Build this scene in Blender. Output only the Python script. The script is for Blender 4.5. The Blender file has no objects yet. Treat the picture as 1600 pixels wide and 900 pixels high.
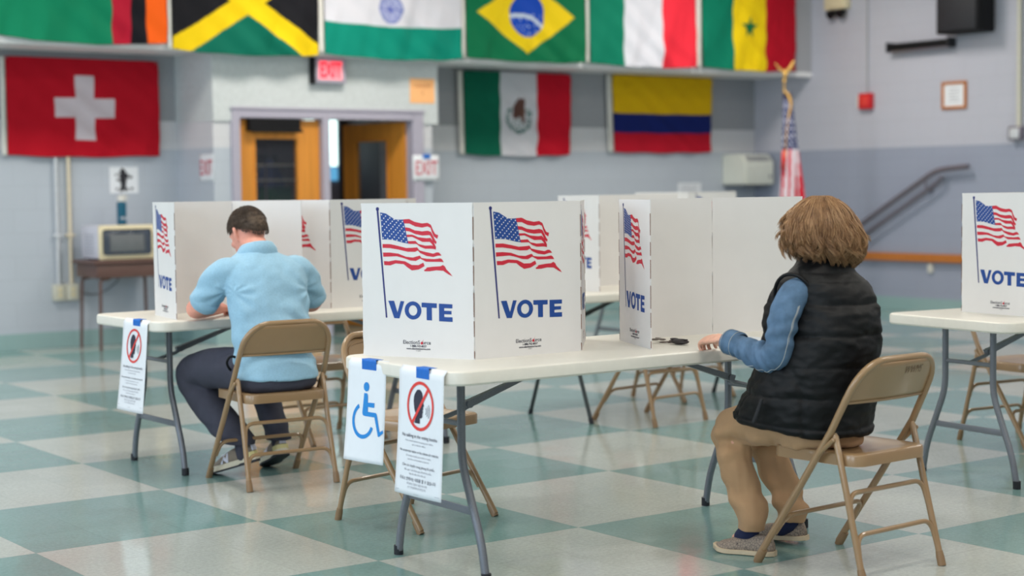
import bpy, bmesh, math, random
from mathutils import Vector, Matrix, noise
from math import sin, cos, pi, radians, sqrt, exp
random.seed(7)
SC = bpy.context.scene
COL = SC.collection
V = Vector

# ------------------------------------------------------------------ camera
CAMH, FPX = 1.34, 2592.0
PITCH, ROLL = radians(3.46), radians(-0.68)
cam_d = bpy.data.cameras.new('camera')
cam = bpy.data.objects.new('camera', cam_d); COL.objects.link(cam)
cam_d.sensor_width = 36.0; cam_d.lens = FPX / 1600 * 36.0
cam_d.clip_start = .1; cam_d.clip_end = 100
_fw = V((0, cos(PITCH), -sin(PITCH))); _up0 = V((0, sin(PITCH), cos(PITCH))); _r0 = V((1, 0, 0))
_r = cos(ROLL) * _r0 + sin(ROLL) * _up0
_u = -sin(ROLL) * _r0 + cos(ROLL) * _up0
_m = Matrix((_r, _u, -_fw)).transposed().to_4x4(); _m.translation = V((0, 0, CAMH))
cam.matrix_world = _m
cam_d.dof.use_dof = True; cam_d.dof.focus_distance = 6.4; cam_d.dof.aperture_fstop = 1.75
cam_d.dof.aperture_blades = 0
SC.camera = cam
# ------------------------------------------------------------------ colour management
SC.view_settings.view_transform = 'Standard'; SC.view_settings.look = 'None'
SC.view_settings.gamma = 1; SC.view_settings.use_curve_mapping = False
SC.view_settings.exposure = 0.0
# ------------------------------------------------------------------ world
wd = bpy.data.worlds.new('world'); SC.world = wd; wd.use_nodes = True
wd.node_tree.nodes['Background'].inputs[0].default_value = (.6, .7, .85, 1)
wd.node_tree.nodes['Background'].inputs[1].default_value = .3
# ------------------------------------------------------------------ room frame: u along the back wall, w towards the back, corner at 0,0
C0 = V((2.844, 19.369, 0)); YAW = radians(53.6)
JD = V((sin(YAW), cos(YAW), 0)); ID = V((cos(YAW), -sin(YAW), 0)); ND = -ID
ROOM_ROT = math.atan2(JD.y, JD.x)
def W(u, w, z=0.0): return C0 + JD * u + ND * w + V((0, 0, z))
# ------------------------------------------------------------------ lights of the room
def area(name, loc, direction, sx, sy, power, col):
    l = bpy.data.lights.new(name, 'AREA'); l.shape = 'RECTANGLE'; l.size = sx; l.size_y = sy
    l.energy = power; l.color = col
    o = bpy.data.objects.new(name, l); COL.objects.link(o); o.location = loc
    z = -V(direction).normalized()
    x = V((0, 0, 1)).cross(z) if abs(z.z) < .99 else JD.copy()
    x.normalize(); y = z.cross(x)
    m = Matrix((x, y, z)).transposed().to_4x4(); m.translation = loc; o.matrix_world = m
    return o
for iu in range(4):
    for iw in range(4):
        area('ceiling_lamp', W(-2.4 - iu * 4.0, -2.6 - iw * 4.3, 4.0), (0, 0, -1), 1.3, .7, (80 if iw == 0 else 58), (1.0, .93, .84))
for iw in range(3):
    area('window_daylight', W(-17.6, -4.5 - iw * 4.6, 2.5), JD, 3.2, 2.0, 125, (.72, .86, 1.0))
area('hall_lamp', W(-6.2, 1.6, 2.75), (0, 0, -1), 1.4, .5, 10, (1.0, .9, .78))

# ================================================================== materials
def new_mat(name):
    m = bpy.data.materials.new(name); m.use_nodes = True
    nt = m.node_tree; b = nt.nodes['Principled BSDF']
    return m, nt, b
def srgb(r, g, b):
    f = lambda c: (c / 12.92 if c <= .04045 else ((c + .055) / 1.055) ** 2.4)
    return (f(r / 255), f(g / 255), f(b / 255), 1)
def mat(name, col, rough=.5, metal=0, spec=.5, var=.06, scale=30, bump=0, bscale=200, coat=0, emis=None, estr=0, sheen=0, stretch=None):
    m, nt, b = new_mat(name)
    c = srgb(*col)
    b.inputs['Roughness'].default_value = rough; b.inputs['Metallic'].default_value = metal
    b.inputs['Specular IOR Level'].default_value = spec
    b.inputs['Coat Weight'].default_value = coat
    b.inputs['Sheen Weight'].default_value = sheen
    tc = nt.nodes.new('ShaderNodeTexCoord'); src = tc.outputs['Object']
    if stretch:
        mp = nt.nodes.new('ShaderNodeMapping'); mp.inputs['Scale'].default_value = stretch
        nt.links.new(src, mp.inputs[0]); src = mp.outputs[0]
    n = nt.nodes.new('ShaderNodeTexNoise'); n.inputs['Scale'].default_value = scale; n.inputs['Detail'].default_value = 4
    nt.links.new(src, n.inputs['Vector'])
    r = nt.nodes.new('ShaderNodeMapRange'); r.inputs[3].default_value = 1 - var; r.inputs[4].default_value = 1 + var
    r.inputs[1].default_value = .3; r.inputs[2].default_value = .7
    nt.links.new(n.outputs['Fac'], r.inputs[0])
    mx = nt.nodes.new('ShaderNodeVectorMath'); mx.operation = 'SCALE'; mx.inputs[0].default_value = c[:3]
    nt.links.new(r.outputs[0], mx.inputs['Scale']); nt.links.new(mx.outputs[0], b.inputs['Base Color'])
    if bump:
        n2 = nt.nodes.new('ShaderNodeTexNoise'); n2.inputs['Scale'].default_value = bscale; n2.inputs['Detail'].default_value = 3
        nt.links.new(src, n2.inputs['Vector'])
        bp = nt.nodes.new('ShaderNodeBump'); bp.inputs['Strength'].default_value = bump; bp.inputs['Distance'].default_value = .002
        nt.links.new(n2.outputs['Fac'], bp.inputs['Height']); nt.links.new(bp.outputs[0], b.inputs['Normal'])
    if emis:
        b.inputs['Emission Color'].default_value = srgb(*emis); b.inputs['Emission Strength'].default_value = estr
    return m
M = {}
M['chair'] = mat('tan_enamel', (152, 122, 88), .3, 0, .6, .04, 8, coat=.25)
M['foot_plug'] = mat('tan_plastic', (136, 108, 78), .5)
M['table_white'] = mat('cream_table_plastic', (224, 220, 210), .38, 0, .4, .02, 40, bump=.25, bscale=500)
M['leg_grey'] = mat('grey_hammered_steel', (116, 120, 128), .38, .35, .5, .1, 300, bump=.3, bscale=350)
M['leg_black'] = mat('black_steel', (52, 60, 62), .4, .2, .5, .1, 50)
M['rubber'] = mat('black_rubber', (26, 28, 36), .6)
M['board'] = mat('white_cardboard', (222, 220, 219), .6, 0, .3, .012, 12)
M['slit'] = mat('brown_card_edge', (120, 84, 66), .8)
M['navy'] = mat('navy_print', (16, 66, 142), .6, var=.02)
M['navy_dark'] = mat('dark_navy_print', (32, 38, 110), .6, var=.02)
M['red_print'] = mat('red_print', (200, 30, 54), .6, var=.02)
M['white_print'] = mat('white_print', (235, 232, 236), .45, var=.02)
M['ink'] = mat('black_ink', (40, 40, 60), .6)
M['ink_soft'] = mat('soft_black_ink', (78, 80, 96), .6)
M['ink_grey'] = mat('grey_ink', (130, 132, 145), .6)
M['paper'] = mat('white_paper', (228, 232, 238), .6, var=.01)
M['tape'] = mat('blue_painter_tape', (12, 104, 196), .6, var=.08, scale=60)
M['icon_blue'] = mat('icon_blue', (18, 132, 210), .5, var=.02)
M['sign_red'] = mat('sign_red', (222, 60, 54), .5, var=.04)
M['skin_w'] = mat('skin_light', (226, 172, 148), .5, 0, .4, .08, 40, bump=.15, bscale=300)
M['skin_m'] = mat('skin_ruddy', (232, 160, 140), .5, 0, .4, .07, 30, bump=.15, bscale=300)
M['vest'] = mat('black_quilted_nylon', (6, 7, 10), .58, 0, .28, .1, 20, bump=.5, bscale=60)
M['vest_in'] = mat('black_lining', (18, 20, 26), .7)
M['denim'] = mat('blue_denim', (88, 114, 142), .85, 0, .2, .22, 25, bump=.6, bscale=700)
M['stitch'] = mat('pale_stitch', (176, 178, 176), .8)
M['khaki'] = mat('khaki_cotton', (186, 148, 112), .85, 0, .2, .07, 12, bump=.4, bscale=500, sheen=.1)
M['polo'] = mat('light_blue_jersey', (152, 192, 216), .85, 0, .2, .06, 120, bump=.3, bscale=400, sheen=.15)
M['trousers'] = mat('charcoal_trousers', (66, 67, 80), .8, 0, .25, .06, 30, bump=.3, bscale=500)
M['gold'] = mat('gold_ring', (220, 170, 80), .25, 1)
M['metal_key'] = mat('worn_metal', (120, 110, 105), .35, .8, var=.2, scale=80)
M['wood_door'] = mat('honey_oak_veneer', (214, 140, 52), .4, 0, .5, .12, 3, stretch=(9, 9, .6))
M['wood_rail'] = mat('orange_oak_rail', (186, 112, 44), .4, 0, .5, .12, 4, stretch=(1, 9, 9))
M['frame_grey'] = mat('mauve_grey_paint', (172, 168, 184), .45, var=.03)
M['black_plastic'] = mat('black_plastic', (12, 12, 16), .6, 0, .25)
M['brown_desk'] = mat('brown_laminate', (98, 72, 66), .4, 0, .5, .1, 5, stretch=(1, 8, 8))
M['micro_cream'] = mat('cream_plastic', (226, 214, 180), .4)
M['micro_white'] = mat('white_enamel', (205, 205, 218), .4)
M['micro_glass'] = mat('dark_oven_glass', (70, 78, 92), .15)
M['micro_screen'] = mat('grey_oven_mesh', (104, 108, 112), .5)
M['bottle'] = mat('teal_bottle_plastic', (20, 90, 116), .35)
M['white_plastic'] = mat('white_plastic', (216, 214, 208), .45)
M['cream_paint'] = mat('cream_metal_paint', (206, 204, 190), .5, var=.04)
M['conduit_cream'] = mat('cream_conduit_paint', (216, 204, 180), .5)
M['conduit_white'] = mat('white_conduit_paint', (200, 204, 210), .5)
M['heater'] = mat('heater_enamel', (216, 219, 210), .5, var=.03)
M['alarm_red'] = mat('alarm_red', (206, 22, 36), .35)
M['brass'] = mat('brass', (196, 158, 88), .35, .7)
M['fringe'] = mat('gold_fringe', (220, 172, 88), .7, bump=.8, bscale=200)
M['orange_paper'] = mat('orange_paper', (255, 190, 128), .7, var=.02)
M['steel_rail'] = mat('mauve_steel_rail', (128, 122, 132), .3, .5)
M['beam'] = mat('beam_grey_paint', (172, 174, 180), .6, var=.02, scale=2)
M['soffit'] = mat('soffit_bounce_white', (240, 240, 242), .6, var=.02, scale=2)  # lightened colour stands in for light bounced up from the floor
M['ceiling'] = mat('ceiling_white', (214, 212, 206), .8)
M['sneaker'] = mat('taupe_suede', (128, 118, 106), .85, bump=.4, bscale=300)
M['sneaker_sole'] = mat('cream_foam_sole', (208, 200, 180), .6)
M['sneaker_heel'] = mat('yellowed_heel_rubber', (206, 196, 140), .6)
M['silver'] = mat('silver_reflective', (196, 198, 212), .35, .2)
M['sock'] = mat('navy_sock', (28, 36, 72), .9)
M['espadrille_sole'] = mat('cream_rubber_sole', (206, 186, 158), .7)
M['keys_black'] = mat('black_fob', (48, 44, 46), .5)
M['manila'] = mat('manila_paper', (232, 206, 176), .7, var=.02)
M['black_cable'] = mat('grey_cable', (96, 98, 110), .6)
M['eye_white'] = mat('eye_white', (235, 232, 228), .3)
M['eye_dark'] = mat('eye_dark', (60, 44, 34), .3)
M['lip'] = mat('lip', (190, 110, 100), .5)

def veined(name, col, line):
    m, nt, b = new_mat(name); tc = nt.nodes.new('ShaderNodeTexCoord')
    v = nt.nodes.new('ShaderNodeTexVoronoi'); v.feature = 'DISTANCE_TO_EDGE'; v.inputs['Scale'].default_value = 110
    nt.links.new(tc.outputs['Object'], v.inputs['Vector'])
    cr = nt.nodes.new('ShaderNodeValToRGB'); cr.color_ramp.elements[0].color = srgb(*line); cr.color_ramp.elements[1].color = srgb(*col)
    cr.color_ramp.elements[0].position = .02; cr.color_ramp.elements[1].position = .09
    nt.links.new(v.outputs['Distance'], cr.inputs[0]); nt.links.new(cr.outputs[0], b.inputs['Base Color'])
    b.inputs['Roughness'].default_value = .85; return m
M['espadrille'] = veined('crackle_print_canvas', (158, 142, 128), (96, 86, 82))

def hair_mat(name, c1, c2, c3):
    m, nt, b = new_mat(name)
    g = nt.nodes.new('ShaderNodeNewGeometry'); tc = nt.nodes.new('ShaderNodeTexCoord')
    n = nt.nodes.new('ShaderNodeTexNoise'); n.inputs['Scale'].default_value = 28
    nt.links.new(tc.outputs['Object'], n.inputs['Vector'])
    ad = nt.nodes.new('ShaderNodeMath'); ad.operation = 'ADD'
    ml = nt.nodes.new('ShaderNodeMath'); ml.operation = 'MULTIPLY'; ml.inputs[1].default_value = .55
    nt.links.new(g.outputs['Random Per Island'], ml.inputs[0]); nt.links.new(ml.outputs[0], ad.inputs[0])
    ml2 = nt.nodes.new('ShaderNodeMath'); ml2.operation = 'MULTIPLY'; ml2.inputs[1].default_value = .5
    nt.links.new(n.outputs['Fac'], ml2.inputs[0]); nt.links.new(ml2.outputs[0], ad.inputs[1])
    cr = nt.nodes.new('ShaderNodeValToRGB'); e = cr.color_ramp.elements
    e[0].position = .15; e[0].color = srgb(*c1); e[1].position = .9; e[1].color = srgb(*c3)
    k = e.new(.5); k.color = srgb(*c2)
    nt.links.new(ad.outputs[0], cr.inputs[0]); nt.links.new(cr.outputs[0], b.inputs['Base Color'])
    b.inputs['Roughness'].default_value = .42; b.inputs['Specular IOR Level'].default_value = .45
    return m
M['hair_w'] = hair_mat('light_brown_hair', (92, 64, 42), (146, 108, 74), (198, 160, 118))
M['hair_m'] = hair_mat('dark_brown_hair', (38, 30, 28), (70, 56, 48), (122, 102, 84))

def glass_mat():
    m, nt, b = new_mat('door_glass')
    b.inputs['Base Color'].default_value = (.06, .07, .09, 1); b.inputs['Roughness'].default_value = .03
    b.inputs['Alpha'].default_value = .18
    return m
M['glass'] = glass_mat()
def emit(name, col, s):
    return mat(name, col, .5, emis=col, estr=s)
M['exit_red'] = emit('exit_sign_red', (246, 40, 62), 1.0)
M['exit_face'] = emit('exit_sign_face', (236, 150, 160), .5)

def attr_mat():
    m, nt, b = new_mat('dyed_flag_cloth')
    a = nt.nodes.new('ShaderNodeAttribute'); a.attribute_name = 'Col'
    tc = nt.nodes.new('ShaderNodeTexCoord')
    nt.links.new(a.outputs['Color'], b.inputs['Base Color'])
    n = nt.nodes.new('ShaderNodeTexNoise'); n.inputs['Scale'].default_value = 500
    nt.links.new(tc.outputs['Object'], n.inputs['Vector'])
    bp = nt.nodes.new('ShaderNodeBump'); bp.inputs['Strength'].default_value = .2; bp.inputs['Distance'].default_value = .001
    nt.links.new(n.outputs['Fac'], bp.inputs['Height']); nt.links.new(bp.outputs[0], b.inputs['Normal'])
    b.inputs['Roughness'].default_value = .8; b.inputs['Specular IOR Level'].default_value = .2
    return m
M['flag'] = attr_mat()

def wall_mat(name, bands, axis, tile=(.4, .2)):
    """painted block wall; bands = [(z_from, colour)...] colour zones by height"""
    m, nt, b = new_mat(name)
    tc = nt.nodes.new('ShaderNodeTexCoord'); sp = nt.nodes.new('ShaderNodeSeparateXYZ'); nt.links.new(tc.outputs['Object'], sp.inputs[0])
    mr = nt.nodes.new('ShaderNodeMapRange'); mr.inputs[1].default_value = 0; mr.inputs[2].default_value = 5
    nt.links.new(sp.outputs['Z'], mr.inputs[0])
    cr = nt.nodes.new('ShaderNodeValToRGB'); cr.color_ramp.interpolation = 'CONSTANT'
    el = cr.color_ramp.elements
    el[0].position = 0; el[0].color = srgb(*bands[0][1])
    for i, (z, c) in enumerate(bands[1:]):
        e = el[1] if i == 0 else el.new(z / 5)
        e.position = z / 5; e.color = srgb(*c)
    nt.links.new(mr.outputs[0], cr.inputs[0])
    cb = nt.nodes.new('ShaderNodeCombineXYZ')
    nt.links.new(sp.outputs[axis], cb.inputs['X']); nt.links.new(sp.outputs['Z'], cb.inputs['Y'])
    br = nt.nodes.new('ShaderNodeTexBrick'); br.inputs['Scale'].default_value = 1
    br.inputs['Brick Width'].default_value = tile[0]; br.inputs['Row Height'].default_value = tile[1]
    br.inputs['Mortar Size'].default_value = .006; br.inputs['Mortar Smooth'].default_value = .3
    br.inputs['Color1'].default_value = (1, 1, 1, 1); br.inputs['Color2'].default_value = (.98, .98, .98, 1); br.inputs['Mortar'].default_value = (.92, .92, .92, 1)
    nt.links.new(cb.outputs[0], br.inputs['Vector'])
    mx = nt.nodes.new('ShaderNodeMix'); mx.data_type = 'RGBA'; mx.blend_type = 'MULTIPLY'; mx.inputs[0].default_value = .8
    nt.links.new(cr.outputs[0], mx.inputs[6]); nt.links.new(br.outputs['Color'], mx.inputs[7]); nt.links.new(mx.outputs[2], b.inputs['Base Color'])
    bp = nt.nodes.new('ShaderNodeBump'); bp.inputs['Strength'].default_value = .25; bp.inputs['Distance'].default_value = .004; bp.invert = True
    nt.links.new(br.outputs['Fac'], bp.inputs['Height']); nt.links.new(bp.outputs[0], b.inputs['Normal'])
    b.inputs['Roughness'].default_value = .5
    return m
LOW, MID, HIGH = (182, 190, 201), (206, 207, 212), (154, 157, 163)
M['wall_back'] = wall_mat('painted_block_back', [(0, LOW), (1.70, MID), (1.96, HIGH)], 'X')  # back wall turns a darker grey in its top band
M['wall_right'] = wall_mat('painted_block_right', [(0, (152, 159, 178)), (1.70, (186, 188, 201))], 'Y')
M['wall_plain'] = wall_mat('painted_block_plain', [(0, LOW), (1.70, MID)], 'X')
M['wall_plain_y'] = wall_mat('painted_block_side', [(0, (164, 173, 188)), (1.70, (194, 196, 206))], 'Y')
M['plaster'] = mat('light_stucco', (200, 206, 208), .7, var=.05, scale=25, bump=.5, bscale=60)
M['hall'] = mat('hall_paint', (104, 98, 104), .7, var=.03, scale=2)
M['base_back'] = wall_mat('teal_glazed_tile', [(0, (144, 174, 174)), (4.9, (144, 174, 174))], 'X', (.2, .4))
M['base_right'] = wall_mat('teal_glazed_tile_side', [(0, (144, 174, 174)), (4.9, (144, 174, 174))], 'Y', (.2, .4))

TILE = .925
def floor_mat():
    m, nt, b = new_mat('checkered_vinyl_floor')
    tc = nt.nodes.new('ShaderNodeTexCoord')
    ck = nt.nodes.new('ShaderNodeTexChecker'); ck.inputs['Scale'].default_value = 1 / TILE
    ofs = nt.nodes.new('ShaderNodeVectorMath'); ofs.operation = 'ADD'; ofs.inputs[1].default_value = (TILE * 40 + .00001, TILE * 40 + .00001, .1)
    nt.links.new(tc.outputs['Object'], ofs.inputs[0]); nt.links.new(ofs.outputs[0], ck.inputs['Vector'])
    n = nt.nodes.new('ShaderNodeTexNoise'); n.inputs['Scale'].default_value = 60; n.inputs['Detail'].default_value = 8; n.inputs['Roughness'].default_value = .75
    nt.links.new(tc.outputs['Object'], n.inputs['Vector'])
    n3 = nt.nodes.new('ShaderNodeTexNoise'); n3.inputs['Scale'].default_value = 1.1; n3.inputs['Detail'].default_value = 3
    nt.links.new(tc.outputs['Object'], n3.inputs['Vector'])
    # each 12 inch tile of a block differs a little and shows a hairline seam
    br = nt.nodes.new('ShaderNodeTexBrick'); br.offset = 0; br.inputs['Scale'].default_value = 1
    br.inputs['Brick Width'].default_value = TILE / 3; br.inputs['Row Height'].default_value = TILE / 3; br.inputs['Mortar Size'].default_value = .0012
    br.inputs['Color1'].default_value = (1, 1, 1, 1); br.inputs['Color2'].default_value = (.93, .93, .93, 1); br.inputs['Mortar'].default_value = (.8, .8, .8, 1)
    nt.links.new(ofs.outputs[0], br.inputs['Vector'])
    r = nt.nodes.new('ShaderNodeMapRange'); r.inputs[1].default_value = .35; r.inputs[2].default_value = .65; r.inputs[3].default_value = .86; r.inputs[4].default_value = 1.12
    nt.links.new(n.outputs['Fac'], r.inputs[0])
    ck.inputs['Color2'].default_value = srgb(180, 186, 181); ck.inputs['Color1'].default_value = srgb(122, 155, 153)
    mx = nt.nodes.new('ShaderNodeMix'); mx.data_type = 'RGBA'; mx.blend_type = 'MULTIPLY'; mx.inputs[0].default_value = 1
    nt.links.new(ck.outputs['Color'], mx.inputs[6]); nt.links.new(br.outputs['Color'], mx.inputs[7])
    sc = nt.nodes.new('ShaderNodeVectorMath'); sc.operation = 'SCALE'
    nt.links.new(mx.outputs[2], sc.inputs[0]); nt.links.new(r.outputs[0], sc.inputs['Scale']); nt.links.new(sc.outputs[0], b.inputs['Base Color'])
    rr = nt.nodes.new('ShaderNodeMapRange'); rr.inputs[1].default_value = .3; rr.inputs[2].default_value = .7; rr.inputs[3].default_value = .10; rr.inputs[4].default_value = .19
    nt.links.new(n3.outputs['Fac'], rr.inputs[0]); nt.links.new(rr.outputs[0], b.inputs['Roughness'])
    bp = nt.nodes.new('ShaderNodeBump'); bp.inputs['Strength'].default_value = .12; bp.inputs['Distance'].default_value = .02
    n4 = nt.nodes.new('ShaderNodeTexNoise'); n4.inputs['Scale'].default_value = 4
    nt.links.new(tc.outputs['Object'], n4.inputs['Vector']); nt.links.new(n4.outputs['Fac'], bp.inputs['Height']); nt.links.new(bp.outputs[0], b.inputs['Normal'])
    b.inputs['Specular IOR Level'].default_value = .6
    return m
M['floor'] = floor_mat()

# ================================================================== helpers
def link(name, me, m=None, parent=None, loc=None, rot=None, smooth=False):
    o = bpy.data.objects.new(name, me); COL.objects.link(o)
    if m is not None:
        for k in (m if isinstance(m, (list, tuple)) else [m]): me.materials.append(M[k] if isinstance(k, str) else k)
    if parent: o.parent = parent
    if loc is not None: o.location = loc
    if rot is not None: o.rotation_euler = rot
    if smooth:
        for p in me.polygons: p.use_smooth = True
    return o
def obj(name, bm, m, parent=None, loc=None, rot=None, smooth=False, auto=False):
    bmesh.ops.recalc_face_normals(bm, faces=bm.faces)
    me = bpy.data.meshes.new(name); bm.to_mesh(me); bm.free()
    o = link(name, me, m, parent, loc, rot, smooth or auto)
    if auto:
        try: me.set_sharp_from_angle(angle=radians(35))
        except Exception: pass
    return o
def thing(name, label, cat, loc=(0, 0, 0), rz=0, group=None):
    o = bpy.data.objects.new(name, None); COL.objects.link(o); o.empty_display_size = .1
    o.location = loc; o.rotation_euler = (0, 0, rz); tag(o, label, cat, group); return o
def tag(o, label, cat, group=None):
    o['label'] = label; o['category'] = cat
    if group: o['group'] = group
    return o
def struct(name, bm, m, loc=(0, 0, 0), rz=0, parent=None, auto=False):
    o = obj(name, bm, m, parent, loc, (0, 0, rz), auto=auto)
    o['kind'] = 'structure'; return o
def dup(root, loc, rz, label):
    r = root.copy(); COL.objects.link(r); r.location = loc; r.rotation_euler = (0, 0, rz); r['label'] = label
    for ch in list(root.children):
        c = ch.copy(); COL.objects.link(c); c.parent = r
        for g in list(ch.children):
            d = g.copy(); COL.objects.link(d); d.parent = c
    return r
def box(bm, x0, x1, y0, y1, z0, z1, mi=0, bev=0):
    vs = [bm.verts.new((x, y, z)) for x in (x0, x1) for y in (y0, y1) for z in (z0, z1)]
    fs = []
    for f in ((0, 1, 3, 2), (4, 6, 7, 5), (0, 4, 5, 1), (2, 3, 7, 6), (0, 2, 6, 4), (1, 5, 7, 3)):
        fc = bm.faces.new([vs[i] for i in f]); fc.material_index = mi; fs.append(fc)
    if bev:
        es = list({e for f in fs for e in f.edges})
        r = bmesh.ops.bevel(bm, geom=es, offset=bev, segments=2, affect='EDGES', profile=.5)
        for f in r['faces']: f.material_index = mi
    return vs
def catmull(pts, k=6):
    out = []; n = len(pts)
    for i in range(n - 1):
        p0 = pts[max(i - 1, 0)]; p1 = pts[i]; p2 = pts[i + 1]; p3 = pts[min(i + 2, n - 1)]
        for j in range(k):
            t = j / k
            out.append([.5 * (2 * b + (c - a) * t + (2 * a - 5 * b + 4 * c - d) * t * t + (-a + 3 * b - 3 * c + d) * t ** 3) for a, b, c, d in zip(p0, p1, p2, p3)])
    out.append(list(pts[-1])); return out
def rings_mesh(bm, rings, cap=True, mi=0, closed=False):
    vr = [[bm.verts.new(p) for p in r] for r in rings]; n = len(rings[0])
    seq = list(zip(vr, vr[1:])) + ([(vr[-1], vr[0])] if closed else [])
    for a, b in seq:
        for i in range(n):
            f = bm.faces.new((a[i], a[(i + 1) % n], b[(i + 1) % n], b[i])); f.material_index = mi
    if cap and not closed:
        bm.faces.new(vr[0][::-1]).material_index = mi; bm.faces.new(vr[-1]).material_index = mi
    return vr
def frames(P):
    """parallel-transport frames"""
    n = len(P); T = []
    for i in range(n):
        t = (P[min(i + 1, n - 1)] - P[max(i - 1, 0)]); t.normalize(); T.append(t)
    a = V((0, 0, 1)) if abs(T[0].z) < .9 else V((1, 0, 0))
    N = (a - T[0] * a.dot(T[0])).normalized(); out = []
    for t in T:
        N = (N - t * N.dot(t)).normalized(); out.append((t, N, t.cross(N)))
    return out
def tube(bm, pts, r, n=12, mi=0, cap=True, closed=False):
    P = [V(p) for p in pts]; R = r if isinstance(r, (list, tuple)) else [r] * len(P)
    F = frames(P)
    rings = [[p + (f[1] * cos(2 * pi * k / n) + f[2] * sin(2 * pi * k / n)) * q for k in range(n)] for p, f, q in zip(P, F, R)]
    return rings_mesh(bm, rings, cap, mi, closed)
def fillet(pts, r, k=6):
    """round the inner corners of a polyline"""
    P = [V(p) for p in pts]; out = [P[0]]
    for i in range(1, len(P) - 1):
        a, b, c = P[i - 1], P[i], P[i + 1]
        d1 = (a - b); d2 = (c - b); rr = min(r, d1.length * .49, d2.length * .49)
        p = b + d1.normalized() * rr; q = b + d2.normalized() * rr
        for j in range(k + 1):
            t = j / k; out.append(p * (1 - t) ** 2 + b * 2 * t * (1 - t) + q * t * t)
    out.append(P[-1]); return out
def limb(bm, pts, rad, n=18, k=6, sq=(1, 1)):
    """smooth tapered limb with round ends; sq scales the two cross axes"""
    q = catmull([list(p) + [r] for p, r in zip(pts, rad)], k)
    P = [V(a[:3]) for a in q]; R = [a[3] for a in q]
    t0 = (P[0] - P[1]).normalized(); t1 = (P[-1] - P[-2]).normalized()
    a = [(P[0] + t0 * R[0] * sin(x), R[0] * cos(x)) for x in (1.45, 1.1, .7, .35)]
    b = [(P[-1] + t1 * R[-1] * sin(x), R[-1] * cos(x)) for x in (.35, .7, 1.1, 1.45)]
    P = [x[0] for x in a] + P + [x[0] for x in b]; R = [x[1] for x in a] + R + [x[1] for x in b]
    F = frames(P)
    rings = [[p + (f[1] * cos(2 * pi * k_ / n) * sq[0] + f[2] * sin(2 * pi * k_ / n) * sq[1]) * q_ for k_ in range(n)] for p, f, q_ in zip(P, F, R)]
    rings_mesh(bm, rings)
def ellip(bm, c, r, n=20, m=None):
    rings = []
    for i in range(1, n // 2):
        th = pi * i / (n // 2)
        rings.append([V((r[0] * sin(th) * cos(2 * pi * k / n), r[1] * sin(th) * sin(2 * pi * k / n), -r[2] * cos(th))) for k in range(n)])
    rings = [[(m @ p if m else p) + V(c) for p in rg] for rg in rings]
    rings_mesh(bm, rings)
def hrings(bm, spec, n=40, k=5, pw=2.0):
    """horizontal rings: (z, cx, cy, rx, ry)"""
    q = catmull([list(s) for s in spec], k); rings = []
    for z, cx, cy, rx, ry in q:
        rg = []
        for j in range(n):
            a = 2 * pi * j / n; c, s = cos(a), sin(a)
            e = 2 / pw
            rg.append(V((cx + rx * math.copysign(abs(c) ** e, c), cy + ry * math.copysign(abs(s) ** e, s), z)))
        rings.append(rg)
    rings_mesh(bm, rings)
def fuse(bm, voxel=.006, smooth=4, xf=None):
    """merge overlapping volumes into one continuous skin"""
    bmesh.ops.recalc_face_normals(bm, faces=bm.faces)
    me = bpy.data.meshes.new('t'); bm.to_mesh(me); bm.free()
    o = bpy.data.objects.new('t', me); COL.objects.link(o)
    r = o.modifiers.new('r', 'REMESH'); r.mode = 'VOXEL'; r.voxel_size = voxel
    s = o.modifiers.new('s', 'SMOOTH'); s.factor = .5; s.iterations = smooth
    dg = bpy.context.evaluated_depsgraph_get()
    me2 = bpy.data.meshes.new_from_object(o.evaluated_get(dg))
    bpy.data.objects.remove(o); bpy.data.meshes.remove(me)
    b2 = bmesh.new(); b2.from_mesh(me2); bpy.data.meshes.remove(me2)
    b2.normal_update(); return b2
def displace(bm, fn):
    bm.normal_update(); mv = [(v, v.normal.copy() * fn(v.co, v.normal)) for v in bm.verts]
    for v, d in mv: v.co += d
def fbm(p, s, st=(1, 1, 1)):
    return noise.noise(V((p.x * s * st[0], p.y * s * st[1], p.z * s * st[2])))
def text_bm(s, size, bold=0.0, ext=0.0, align='CENTER', spacing=1.0):
    c = bpy.data.curves.new('t', 'FONT'); c.body = s; c.size = size; c.align_x = align; c.align_y = 'CENTER'
    c.offset = bold; c.extrude = ext; c.resolution_u = 3; c.space_character = spacing
    o = bpy.data.objects.new('t', c); COL.objects.link(o)
    dg = bpy.context.evaluated_depsgraph_get()
    me = bpy.data.meshes.new_from_object(o.evaluated_get(dg))
    b = bmesh.new(); b.from_mesh(me)
    bpy.data.objects.remove(o); bpy.data.curves.remove(c); bpy.data.meshes.remove(me)
    return b
def add_text(bm, s, x, z, size, y=0.0, bold=0.0, mi=0, width=None, align='CENTER'):
    """text on the plane y (facing -y), x right, z up"""
    t = text_bm(s, size, bold, align=align)
    xs = [v.co.x for v in t.verts] or [0, 1]; k = 1
    if width: k = width / max(1e-6, (max(xs) - min(xs)))
    mp = {}
    for v in t.verts: mp[v] = bm.verts.new((x + v.co.x * k, y, z + v.co.y))
    for f in t.faces:
        try: bm.faces.new([mp[v] for v in f.verts]).material_index = mi
        except Exception: pass
    t.free()
def poly(bm, pts, mi=0, y=0.0, th=0.0):
    """flat shape on the plane y, pts = (x,z)"""
    vs = [bm.verts.new((p[0], y, p[1])) for p in pts]
    f = bm.faces.new(vs); f.material_index = mi; return f
def disc(cx, cz, r, n=20, rz=None):
    return [(cx + r * cos(2 * pi * k / n), cz + (rz or r) * sin(2 * pi * k / n)) for k in range(n)]
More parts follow.
